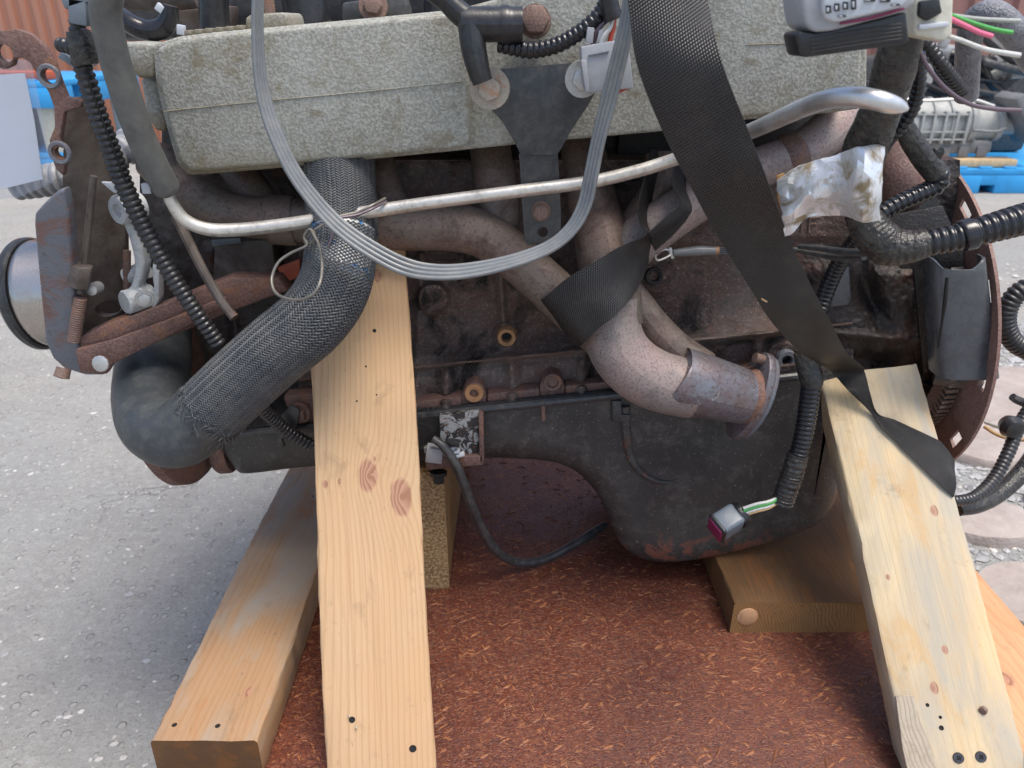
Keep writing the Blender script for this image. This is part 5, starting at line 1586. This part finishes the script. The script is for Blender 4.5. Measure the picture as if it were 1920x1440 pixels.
# the cable turns on edge where it looks narrow: rotate the section so its seen width fits
ang = np.arccos(np.clip(rr / rr.max(), .2, 1))
V = []
for k in range(len(Cr)):
    ca, sa = math.cos(ang[k]), math.sin(ang[k])
    W = rr.max()
    s2 = side[k] * ca + nrm[k] * sa
    n2 = nrm[k] * ca - side[k] * sa
    V.append(Cr[k] + W * (cs[:, :1] * s2 + cs[:, 1:] * n2))
V = np.vstack(V)
m = 48
F = []
for k in range(len(Cr) - 1):
    for q in range(m):
        F.append([k * m + q, k * m + (q + 1) % m, (k + 1) * m + (q + 1) % m, (k + 1) * m + q])
F.append(list(range(m))); F.append([(len(Cr) - 1) * m + q for q in range(m)])
RC = make_mesh('ribbon_cable', V, F, 'grey_cable', None, smooth=50)
tag(RC, 'flat grey four-core cable hanging in a deep loop over the pipe', 'cable')

# ---- strap
def strap(name, st, mat, width, thick, n, parent=None, straight=None):
    """st rows: (Lx, Ly, Rx, Ry, Yl, sign); the right edge depth is solved so the webbing keeps its width"""
    rows = []
    for lx, ly, rx, ry, Yl, sg in st:
        if Yl is None:
            a = pk2.local(lx, ly)[1] + pk2.n * sg; b = pk2.local(rx, ry)[1] + pk2.n * sg
            rows.append((*a, *b))
            continue
        a = at(lx, ly, Yl)
        d = ray(rx, ry); c = Vector((0, 0, CZ))
        # solve |c + d t - a| = width
        oc = c - a
        A_, B_, C_ = d.dot(d), 2 * d.dot(oc), oc.dot(oc) - width * width
        disc_ = B_ * B_ - 4 * A_ * C_
        t = (-B_ + (sg * math.sqrt(disc_) if disc_ > 0 else 0)) / (2 * A_)
        b = c + d * t
        rows.append((*a, *b))
    if straight:
        n1 = int(n * .7)
        Q = np.array(rows[straight - 1:])
        tt = np.linspace(0, len(Q) - 1, n - n1 + 1)[1:]
        S = np.vstack([catmull(rows[:straight], n1), np.stack([np.interp(tt, np.arange(len(Q)), Q[:, k]) for k in range(6)], 1)])
    else:
        S = catmull(rows, n)
    A_, B_ = S[:, :3], S[:, 3:]
    mid = (A_ + B_) / 2
    T = np.gradient(mid, axis=0)
    Nn = np.cross(B_ - A_, T); Nn /= np.linalg.norm(Nn, axis=1)[:, None]
    s = np.concatenate([[0], np.cumsum(np.linalg.norm(np.diff(mid, axis=0), axis=1))])
    k = 9
    V, uv = [], []
    for side_ in (-1, 1):
        for i in range(n):
            for q in range(k):
                f = q / (k - 1)
                edge = 1 - (abs(2 * f - 1)) ** 8 * .6
                V.append(A_[i] * (1 - f) + B_[i] * f + Nn[i] * side_ * thick * .5 * edge + Nn[i] * .0012 * math.sin(s[i] * 60 + f * 5) * (1 - (2 * f - 1) ** 2))
                uv.append((f * width, s[i]))
    F = []
    o = n * k
    for i in range(n - 1):
        for q in range(k - 1):
            a = i * k + q
            F.append([a, a + 1, a + k + 1, a + k])
            F.append([o + a, o + a + k, o + a + k + 1, o + a + 1])
        for q in (0, k - 1):
            a = i * k + q
            F.append([a, a + k, o + a + k, o + a])
    for i in (0, n - 1):
        for q in range(k - 1):
            a = i * k + q
            F.append([a, a + 1, o + a + 1, o + a])
    return make_mesh(name, V, F, mat, parent, uv, smooth=60)

ST = strap('lifting_strap', [(1166, -60, 1312, -60, .50, 1), (1178, 0, 1326, 0, .50, 1), (1194, 120, 1355, 120, .502, 1), (1242, 245, 1405, 250, .507, 1), (1290, 340, 1440, 340, .513, 1), (1344, 440, 1477, 440, .522, 1), (1398, 527, 1517, 528, .536, 1), (1448, 605, 1558, 605, .553, 1), (1502, 661, 1588, 662, .580, 1), (1545, 708, 1608, 706, None, .024), (1588, 744, 1625, 744, None, .014), (1626, 772, 1643, 777, None, .005), (1648, 801, 1676, 789, None, .0035), (1690, 842, 1722, 810, None, .003), (1738, 888, 1762, 829, None, .003), (1770, 918, 1776, 846, None, .0028), (1786, 932, 1788, 864, None, .002), (1786, 932, 1788, 866, None, -.020), (1776, 930, 1780, 864, None, -.04)], 'polyester_webbing', .049, .0022, 300, straight=13)
tag(ST, 'wide black webbing strap running down across the engine to the spruce prop', 'strap')
obox('straw_bit', at(1433, 563, .527), (.0012, .0008, .005), (0, R(-60), 0), 'wire_yellow', ST, 0)
ST2 = strap('choker_strap', [(1040, 548, 1130, 640, .70, 1), (1012, 556, 1085, 648, .665, 1), (1018, 560, 1092, 646, .632, 1), (1060, 524, 1120, 618, .622, 1), (1110, 494, 1160, 586, .618, 1), (1160, 464, 1196, 540, .618, 1), (1198, 448, 1216, 490, .622, 1), (1212, 436, 1226, 452, .626, 1), (1200, 420, 1226, 426, .632, 1), (1196, 392, 1226, 394, .638, 1), (1204, 352, 1230, 350, .645, 1), (1214, 318, 1238, 318, .655, 1), (1220, 280, 1246, 280, .672, 1)], 'polyester_webbing', .042, .0022, 220)
tag(ST2, 'short black webbing sling choked round the exhaust manifold pipe', 'strap')
strap('sling_tail', [(1262, 312, 1284, 310, .64, 1), (1262, 350, 1286, 352, .634, 1), (1276, 378, 1300, 392, .628, 1), (1258, 398, 1290, 408, .624, 1), (1236, 418, 1262, 440, .620, 1), (1216, 436, 1228, 470, .617, 1)], 'polyester_webbing', .030, .0022, 90, ST2)

# ---- left harness
LH = corrugated('split_conduit', [(150, 112, .575, 34), (163, 150, .575, 36), (180, 205, .578, 37), (206, 275, .582, 37), (232, 345, .586, 36), (266, 418, .588, 34), (302, 484, .588, 33), (342, 548, .588, 32), (380, 603, .588, 31), (410, 645, .59, 29)], 'conduit_plastic', None, pitch=.0046, dip=.16)
tag(LH, 'long black ribbed split conduit running down beside the rubber hose', 'conduit')
tube('tape_wrap', [(146, 58, .572, 42), (150, 72, .572, 46), (155, 95, .572, 47), (161, 118, .573, 45), (163, 124, .573, 40)], 'black_tape', LH, 22, 24)
corrugated('conduit_stub', [(152, -30, .575, 30), (148, 10, .573, 30), (146, 40, .572, 32), (147, 60, .572, 34)], 'conduit_plastic', LH, pitch=.0046, dip=.16)
corrugated('conduit_stub', [(112, 84, .578, 26), (124, 86, .576, 28), (140, 92, .575, 28)], 'conduit_plastic', LH, pitch=.004, dip=.16)
obox('clip', at(150, 22, .562), (.012, .008, .016), (0, R(10), 0), 'slate_plastic', LH, .0012)
obox('clip', at(144, 2, .562), (.016, .008, .006), (0, R(-15), 0), 'slate_plastic', LH, .001)
obox('clip', at(130, 112, .585), (.012, .006, .005), (0, R(35), 0), 'slate_plastic', LH, .0008)
obox('clip', at(276, 353, .58), (.0065, .005, .0075), None, 'grey_plastic', LH, .0006)
tube('split_line', [(158, 132, .5688, 3.2), (166, 152, .5676, 3.4), (185, 205, .5705, 3.4), (212, 276, .5745, 3.2), (238, 346, .579, 2.6)], 'sleeve_core', LH, 6, 60)

# conduit piece emerging below the angle arm and behind the hose
PC = corrugated('drain_conduit', [(470, 735, .62, 26), (490, 765, .63, 27), (515, 788, .64, 27), (545, 812, .645, 25), (585, 835, .648, 24)], 'conduit_plastic', None, pitch=.0042)
tag(PC, 'short ribbed conduit passing behind the braided hose above the oil pan', 'conduit')

# ribbed hose behind the bracket
BHs = corrugated('ribbed_air_hose', [(30, 345, .70, 60), (90, 338, .70, 60), (140, 325, .70, 60), (190, 305, .70, 62), (232, 280, .71, 62), (262, 255, .73, 60)], 'grey_plastic', None, pitch=.008, dip=.2)
tag(BHs, 'ribbed grey air hose showing behind the rusty accessory bracket', 'hose')
WC = plate('plastic_wedge', [(188, 341), (205, 342), (226, 334), (228, 340), (216, 364), (205, 356)], .605, .004, 'pale_plastic', None, .0008)
tag(WC, 'small white plastic wedge beside the ribbed split conduit', 'plastic clip')

# paper in a clear sleeve
SL = thing('document_sleeve', 'blank white sheet in a clear plastic sleeve hanging by the rusty bracket', 'document sleeve', at(40, 375, .64))
plate('sheet', [(-60, 144), (46, 137), (64, 225), (80, 336), (10, 353), (-60, 362)], lambda x, y: .675 - .0002 * (y - 137), .0006, 'paper', SL, 0)
plate('clear_sleeve', [(-80, 110), (58, 112), (80, 220), (102, 341), (34, 371), (-80, 380)], lambda x, y: .672 - .0002 * (y - 137), .0003, 'clear_sleeve', SL, 0)
plate('clear_sleeve', [(-80, 110), (58, 112), (80, 220), (102, 341), (34, 371), (-80, 380)], lambda x, y: .678 - .0002 * (y - 137), .0003, 'clear_sleeve', SL, 0)

# ---- conduit and connector in the middle top
TC = corrugated('bracket_conduit', [(935, 84, .606, 28), (965, 90, .604, 30), (1000, 94, .602, 31), (1045, 84, .600, 31), (1080, 65, .598, 31), (1110, 42, .596, 31), (1130, 18, .596, 31), (1142, -20, .596, 31)], 'shiny_conduit', None, pitch=.0044, dip=.14)
tag(TC, 'glossy black ribbed conduit curving over the top of the black bracket', 'conduit')
tube('outlet', [(1140, -10, .59, 34), (1144, 15, .59, 36), (1150, 34, .59, 36), (1151, 37, .59, 34)], 'black_plastic', TC, 18, 12)
GC = thing('grey_connector', 'pale grey square plug with a red base hanging beside the black bracket', 'connector', at(1130, 178, .59))
plate('housing', [(1089, 88), (1140, 78), (1166, 76), (1180, 92), (1188, 166), (1100, 175), (1094, 160)], .585, .016, 'grey_plastic', GC, .0012)
plate('housing_step', [(1089, 112), (1100, 113), (1106, 172), (1098, 174)], .582, .004, 'grey_plastic', GC, .0006)
plate('housing_slot', [(1103, 103), (1142, 95), (1142, 98), (1103, 106)], .5835, .002, 'slate_plastic', GC, .0002)
plate('red_base', [(1140, 166), (1188, 164), (1152, 178), (1132, 178)], .588, .012, 'red_plastic', GC, .0006)
obox('latch', at(1106, 66, .59), (.005, .005, .010), (0, R(5), 0), 'grey_plastic', GC, .0006)
obox('latch', at(1126, 68, .59), (.004, .005, .008), (0, R(12), 0), 'grey_plastic', GC, .0006)
pwire('lead', [(1150, 30, .59), (1144, 52, .588), (1134, 66, .587), (1126, 84, .588)], .0016, 'wire_white', GC)
pwire('lead', [(1152, 30, .592), (1150, 52, .59), (1146, 66, .589), (1142, 84, .59)], .0017, 'red_plastic', GC)
pwire('lead', [(1146, 30, .594), (1128, 48, .592), (1118, 62, .592), (1112, 84, .593)], .0016, 'wire_purple', GC)

# ---- big connector top right
BC = thing('multi_pin_connector', 'large pale grey multi-pin plug with a black lever, above the cut metal pipe', 'connector', at(1640, 110, .42))
YB_ = .40
plate('shell', [(1500, -40), (1506, 20), (1512, 48), (1528, 61), (1560, 58), (1690, 24), (1716, 8), (1722, -40)], YB_, .03, 'grey_plastic', BC, .002, 3)
plate('face', [(1544, -40), (1544, 22), (1552, 38), (1570, 42), (1690, 14), (1705, 0), (1706, -40)], YB_ - .004, .006, 'pale_plastic', BC, .0015, 3)
for k, (x, y, w, h) in enumerate(((1550, 10, 9, 15), (1566, 6, 9, 15), (1582, 3, 9, 15), (1598, -4, 8, 22), (1622, -6, 20, 9), (1652, -10, 18, 14), (1573, 28, 14, 4), (1672, 7, 16, 4))):
    pbox('pin_slot', x, y, x + w, y + h, YB_ - .0052, .003, 'black_plastic', BC, bevel=.0002)
    pbox('pin', x + 1, y + h * .3, x + w * .5, y + h * .8, YB_ - .0058, .002, 'pale_plastic', BC, bevel=.0001)
tube('seal', [(1575, 44, YB_ - .002, 5), (1630, 34, YB_ - .002, 6), (1695, 16, YB_ - .002, 5)], 'maroon_seal', BC, 8, 20)
plate('lever', [(1492, 66), (1500, 58), (1530, 62), (1700, 22), (1706, 78), (1690, 84), (1512, 108), (1500, 104)], YB_ + .002, .02, 'black_plastic', BC, .0015, 3)
for k in range(5):
    tube('lever_rib', [(1520, 70 + 7 * k, YB_ + .0015, 2), (1600, 57 + 7 * k, YB_ + .0015, 2), (1690, 44 + 7 * k, YB_ + .0015, 2)], 'black_plastic', BC, 6, 12)
CB = plate('block', [(1712, -40), (1716, 66), (1770, 78), (1786, 66), (1790, -40)], .43, .02, 'cream_plastic', BC, .0015, 3)
plate('dark_catch', [(1726, 2), (1762, -4), (1768, 24), (1740, 40), (1724, 30)], .427, .006, 'black_plastic', BC, .001)
plate('block_rib', [(1724, 46), (1780, 40), (1780, 50), (1724, 57)], .4275, .004, 'pale_plastic', BC, .0006)
def lead(nm, pts, w, mat, lab):
    o = tube(nm, pts, mat, BC, 10, 40)
lead('cut_wire', [(1780, 34, .44, 9), (1805, 46, .44, 9), (1835, 60, .44, 9), (1860, 68, .44, 9)], 9, 'wire_pink', '')
lead('cut_wire', [(1782, 28, .445, 8), (1815, 40, .445, 8), (1860, 54, .445, 8), (1898, 61, .445, 8)], 8, 'wire_green', '')
lead('cut_wire', [(1784, 29, .45, 8), (1830, 35, .45, 8), (1880, 38, .45, 8), (1912, 39, .45, 8)], 8, 'wire_grey', '')
lead('cut_wire', [(1772, 66, .435, 8), (1800, 75, .435, 8.5), (1850, 93, .435, 9), (1912, 104, .435, 10)], 9, 'wire_white', '')
lead('cut_wire', [(1722, 92, .46, 7), (1742, 130, .46, 8), (1775, 168, .46, 8), (1815, 194, .46, 8), (1860, 204, .46, 8), (1914, 207, .46, 8)], 8, 'wire_purple', '')
lead('cut_wire', [(1786, 48, .45, 9), (1810, 52, .45, 8), (1830, 58, .45, 8)], 8, 'black_cable', '')

# ---- right harness: taped trunk, foil, elbow, conduits
RH = thing('taped_harness', 'thick taped wiring harness with silver foil wrap at the rear of the engine', 'wiring harness', at(1660, 480, .52))
def taped(name, pts, n, seed, amp=.05):
    C_, r_ = pixpath(pts, n)
    V_, F_, uv_ = tube_geo(C_, r_, 36, True)
    V_ = np.array(V_)
    T_, A_, B_ = frames(C_)
    k = 0
    for i in range(n):
        for q in range(37):
            th = 2 * math.pi * (q % 36) / 36
            f = .014 * math.tanh(2.5 * math.sin(i * .8 + th)) + amp * .6 * math.tanh(2 * math.sin(i * .21 + 2.2 * math.sin(th) + seed)) + amp * float(fbm(np.array([i * .08 + seed * 7]), np.array([math.sin(th) * 1.6 + 9.3]), seed, 3)[0]) * 1.6
            V_[k] += (A_[i] * math.cos(th) + B_[i] * math.sin(th)) * r_[i] * f
            k += 1
    return make_mesh(name, V_, F_, 'black_tape', RH, np.array(uv_), smooth=60)
taped('tape_trunk', [(1700, 40, .46, 70), (1690, 80, .462, 76), (1676, 130, .468, 78), (1662, 180, .476, 74), (1640, 235, .488, 76), (1622, 280, .50, 80), (1612, 310, .512, 70)], 150, 1, .022)
taped('tape_elbow', [(1608, 380, .525, 56), (1622, 412, .522, 66), (1640, 440, .518, 74), (1668, 462, .513, 74), (1706, 462, .508, 62), (1738, 456, .506, 54)], 130, 2, .018)
corrugated('main_conduit', [(1728, 458, .507, 50), (1760, 452, .506, 52), (1800, 444, .505, 53), (1850, 430, .505, 56), (1900, 416, .506, 60), (1960, 400, .51, 62)], 'shiny_conduit', RH, pitch=.0052, dip=.12, segs=24)
tube('conduit_collar', [(1800, 444, .505, 55), (1803, 443, .505, 60), (1822, 438, .505, 61), (1825, 437, .505, 57)], 'shiny_conduit', RH, 24, 12)
corrugated('thin_conduit', [(1722, 100, .49, 24), (1724, 135, .492, 26), (1720, 175, .496, 27), (1708, 210, .50, 27), (1688, 238, .505, 27), (1666, 262, .512, 26), (1655, 280, .52, 25)], 'shiny_conduit', RH, pitch=.0036, dip=.14)
tube('sleeve_bend', [(1694, 236, .53, 36), (1712, 268, .53, 40), (1735, 300, .53, 43), (1756, 326, .53, 43)], 'black_tape', RH, 20, 40)
corrugated('looped_conduit', [(1752, 318, .53, 40), (1762, 334, .53, 39), (1752, 350, .53, 37), (1728, 362, .528, 36), (1700, 374, .526, 35), (1672, 388, .524, 34), (1650, 402, .522, 32)], 'shiny_conduit', RH, pitch=.0044, dip=.13)
tube('side_lead', [(1498, 462, .60, 9), (1540, 466, .58, 12), (1580, 472, .56, 14), (1618, 474, .54, 15), (1640, 470, .53, 15)], 'black_cable', RH, 12, 40)
tube('side_lead', [(1494, 470, .605, 8), (1540, 478, .585, 11), (1580, 484, .565, 13), (1620, 482, .545, 13)], 'black_cable', RH, 12, 40)
plate('harness_clip', [(1752, 278), (1762, 284), (1770, 276), (1772, 286), (1764, 300), (1756, 296)], .525, .004, 'black_plastic', RH, .0005)
# foil wrap: crumpled sheet bulging round the trunk
nx, ny = 20, 13
gx, gy = np.meshgrid(np.linspace(0, 1, nx), np.linspace(0, 1, ny))
topx = np.interp(gx, [0, .2, .5, .78, 1], [1456, 1498, 1552, 1606, 1658]); topy = np.interp(gx, [0, .2, .5, .78, 1], [338, 312, 296, 276, 268])
botx = np.interp(gx, [0, .12, .3, .6, .85, 1], [1474, 1482, 1512, 1565, 1620, 1650]); boty = np.interp(gx, [0, .12, .3, .6, .85, 1], [446, 440, 410, 404, 416, 414])
PX = topx * (1 - gy) + botx * gy + 5 * fbm(gx * 7, gy * 7, 31, 3); PY = topy * (1 - gy) + boty * gy + 5 * fbm(gx * 7, gy * 7, 37, 3)
Hh = .016 * np.sin(np.pi * np.clip(gy, 0, 1)) ** .8 * (0.3 + .7 * gx) + .009 * np.abs(fbm(gx * 3, gy * 3, 41, 2)) + .005 * fbm(gx * 6, gy * 5, 43, 2) + rng.normal(0, .0005, gx.shape) + .014 * np.sin(np.pi * np.clip((gx - .66) / .34, 0, 1)) ** .8
V = []
for k in range(ny):
    for q in range(nx):
        p = at(float(PX[k, q]), float(PY[k, q]), .525 - .040 * float(gx[k, q]) - float(Hh[k, q]))
        V.append((p.x, p.y, p.z))
nV = len(V)
V += [(a, b + .0012, c) for a, b, c in V]
F = grid_faces(nx, ny)
rf = rng.random(len(F)) < .5
F = np.vstack([np.where(rf[:, None], F[:, [0, 1, 2]], F[:, [0, 1, 3]]), np.where(rf[:, None], F[:, [0, 2, 3]], F[:, [1, 2, 3]])])
F = np.vstack([F, F[:, ::-1] + nV]).tolist()
for q in range(nx - 1):
    for k in (0, ny - 1):
        a = k * nx + q
        F.append([a, a + 1, a + 1 + nV, a + nV])
for k in range(ny - 1):
    for q in (0, nx - 1):
        a = k * nx + q
        F.append([a, a + nx, a + nx + nV, a + nV])
make_mesh('foil_wrap', V, F, 'crumpled_foil', RH, smooth=30)
plate('torn_paper', [(1456, 330), (1470, 324), (1478, 350), (1482, 392), (1496, 412), (1480, 442), (1466, 400), (1458, 372)], .54, .0012, 'end_grain_block', RH, .0003)

# conduit hanging down to the sensor plug
SC = thing('sensor_plug_lead', 'ribbed black lead hanging over the oil pan to a slate plug with maroon seal', 'sensor lead', at(1370, 1020, .60))
corrugated('conduit', [(1612, 440, .60, 28), (1590, 468, .62, 30), (1570, 500, .635, 31), (1550, 545, .645, 32), (1535, 590, .645, 33), (1522, 640, .640, 34), (1518, 690, .632, 36)], 'shiny_conduit', SC, pitch=.0046, dip=.14)
tube('elbow_sleeve', [(1510, 660, .632, 44), (1516, 690, .628, 44), (1522, 712, .624, 42), (1522, 722, .623, 38)], 'black_tape', SC, 20, 20)
corrugated('conduit', [(1522, 712, .624, 38), (1516, 760, .622, 37), (1508, 810, .618, 36), (1498, 848, .616, 35), (1490, 870, .614, 35)], 'shiny_conduit', SC, pitch=.0044, dip=.12)
def taped2(pts, n, seed):
    C_, r_ = pixpath(pts, n)
    V_, F_, uv_ = tube_geo(C_, r_, 24, True, s_fn=lambda s: 1 + .05 * np.sin(s * 1500 + 2 * np.sin(s * 300)))
    return make_mesh('tape_wrap', V_, F_, 'black_tape', SC, uv_, smooth=60)
taped2([(1496, 852, .614, 38), (1488, 880, .612, 40), (1478, 910, .610, 40), (1467, 942, .608, 40)], 40, 3)
for k, (mt, dy) in enumerate((('wire_green', 0), ('wire_white', 5), ('wire_yellow', 9), ('wire_white', -5), ('wire_green', -2))):
    pwire('lead', [(1464, 934 + dy * .6, .606 + .002 * (k % 2)), (1440, 945 + dy * .9, .602), (1418, 950 + dy, .600), (1394, 958 + dy, .60)], .0015, mt, SC)
pc = at(1362, 980, .602)
ax1 = (at(1396, 955, .606) - at(1336, 992, .592)).normalized()
up1 = (Vector((0, -.45, .9)) - ax1 * Vector((0, -.45, .9)).dot(ax1)).normalized()
mm = Matrix((ax1, up1.cross(ax1), up1)).transposed()
obox('plug_body', pc, (.026, .022, .024), mm, 'slate_plastic', SC, .0035, 3)
lathe('plug_boot', [(0, 0), (.0125, 0), (.013, .003), (.012, .007), (.008, .009), (0, .009)], pc + ax1 * .012, ax1, 'black_plastic', SC, 24)
obox('plug_collar', pc - ax1 * .011, (.005, .0235, .0255), mm, 'black_plastic', SC, .003, 3)
obox('plug_seal', pc - ax1 * .0128, (.004, .0195, .021), mm, 'maroon_seal', SC, .002, 3)
obox('plug_latch', pc - up1 * .0125 - mm @ Vector((0, .004, 0)) + ax1 * .004, (.016, .008, .004), mm, 'slate_plastic', SC, .0008)

# ring terminal end
RT = thing('ring_terminal_lead', 'crimped ring terminal on a short grey sleeve below the black sling', 'cable end', at(1290, 480, .66))
tube('sleeve', [(1262, 474, .655, 14), (1290, 472, .655, 17), (1310, 470, .655, 18), (1342, 470, .655, 15)], 'grey_cable', RT, 14, 24)
tube('ferrule', [(1256, 464, .655, 6), (1258, 475, .655, 8), (1262, 484, .655, 6)], 'wire_white', RT, 10, 10)
tube('crimp', [(1340, 470, .655, 15), (1347, 470, .655, 16)], 'orange_rust', RT, 12, 6)
pwire('lug', [(1260, 470, .655), (1245, 468, .652), (1230, 476, .65), (1232, 488, .65), (1246, 484, .652), (1260, 476, .655)], .0012, 'galvanised', RT)
for k in range(4):
    pwire('strand', [(1346, 466 + 3 * k, .655), (1370, 464 + 4 * k, .66), (1420, 466 + 3 * k, .665), (1500, 466 + 2 * k, .66)], .0011, 'black_cable', RT)

# black earth cable curling onto the board
EC = tube('earth_cable', [(812, 822, .642, 14), (834, 840, .638, 17), (856, 874, .636, 18), (876, 925, .642, 18), (900, 985, .655, 18), (928, 1030, .672, 17), (958, 1050, .69, 17), (988, 1055, .70, 17), (1030, 1045, .715, 16), (1080, 1018, .735, 16), (1110, 1000, .75, 18), (1136, 982, .765, 12)], 'black_cable', None, 14, 120)
tag(EC, 'black cable dropping from the flaking mount plate and curling over the board', 'cable')

# right edge cables
c1 = corrugated('yard_cable', [(1960, 530, .80, 36), (1915, 545, .80, 38), (1890, 575, .80, 38), (1886, 612, .80, 38), (1905, 645, .80, 36), (1950, 668, .80, 36)], 'conduit_plastic', None, pitch=.005, dip=.12)
tag(c1, 'ribbed conduit loop curling beyond the flexplate rim', 'conduit')
c2 = corrugated('yard_cable', [(1960, 730, .72, 26), (1915, 790, .70, 25), (1890, 850, .68, 24), (1862, 900, .665, 24), (1826, 932, .65, 22), (1785, 940, .64, 20)], 'conduit_plastic', None, pitch=.0046, dip=.1)
tag(c2, 'thin dark conduit sagging from the strap end past the flat stones', 'conduit')
lathe('grommet', [(0, .012), (.009, .008), (.012, 0), (.009, -.008), (0, -.012)], at(1896, 800, .69), (0, -1, 0), 'black_plastic', c2, 18)
c3 = tube('yard_cable', [(1970, 800, .74, 34), (1930, 868, .72, 33), (1880, 920, .70, 32), (1836, 946, .68, 30), (1796, 956, .67, 24)], 'black_tape', None, 16, 60)
tag(c3, 'thick taped cable lying below the thin conduit beside the spruce prop', 'cable')
c4 = pwire('bare_leads', [(1848, 792, .78), (1870, 800, .76), (1890, 806, .75), (1930, 812, .74)], .0022, 'wire_white', None)
tag(c4, 'pale loose lead sticking out past the flexplate', 'wire')
c5 = pwire('bare_leads', [(1846, 800, .785), (1868, 814, .77), (1892, 822, .76), (1930, 826, .75)], .0022, 'wire_yellow', None)
tag(c5, 'yellowish loose lead under the pale one past the flexplate', 'wire')
c6 = tube('yard_cable', [(1898, 744, .72, 14), (1912, 752, .72, 16), (1960, 770, .72, 18)], 'black_cable', None, 12, 20)
tag(c6, 'short cut cable end poking in above the thin conduit', 'cable')
# taped bundle and conduit behind the cut wires
TB = tube('rear_taped_bundle', [(1812, 180, .80, 42), (1814, 120, .78, 44), (1818, 70, .76, 46), (1830, 38, .75, 50), (1858, 28, .74, 54), (1890, 48, .74, 52), (1915, 80, .75, 50), (1945, 120, .76, 50)], 'silver_tape', None, 22, 70)
tag(TB, 'crinkled taped cable bundle arching behind the cut coloured wires', 'wiring harness')
RCn = corrugated('rear_conduit', [(1728, 70, .72, 24), (1745, 92, .72, 25), (1765, 120, .72, 25), (1790, 152, .73, 25), (1806, 172, .74, 24)], 'conduit_plastic', None, pitch=.005, dip=.16)
tag(RCn, 'grey ribbed conduit slanting down behind the cream connector block', 'conduit')
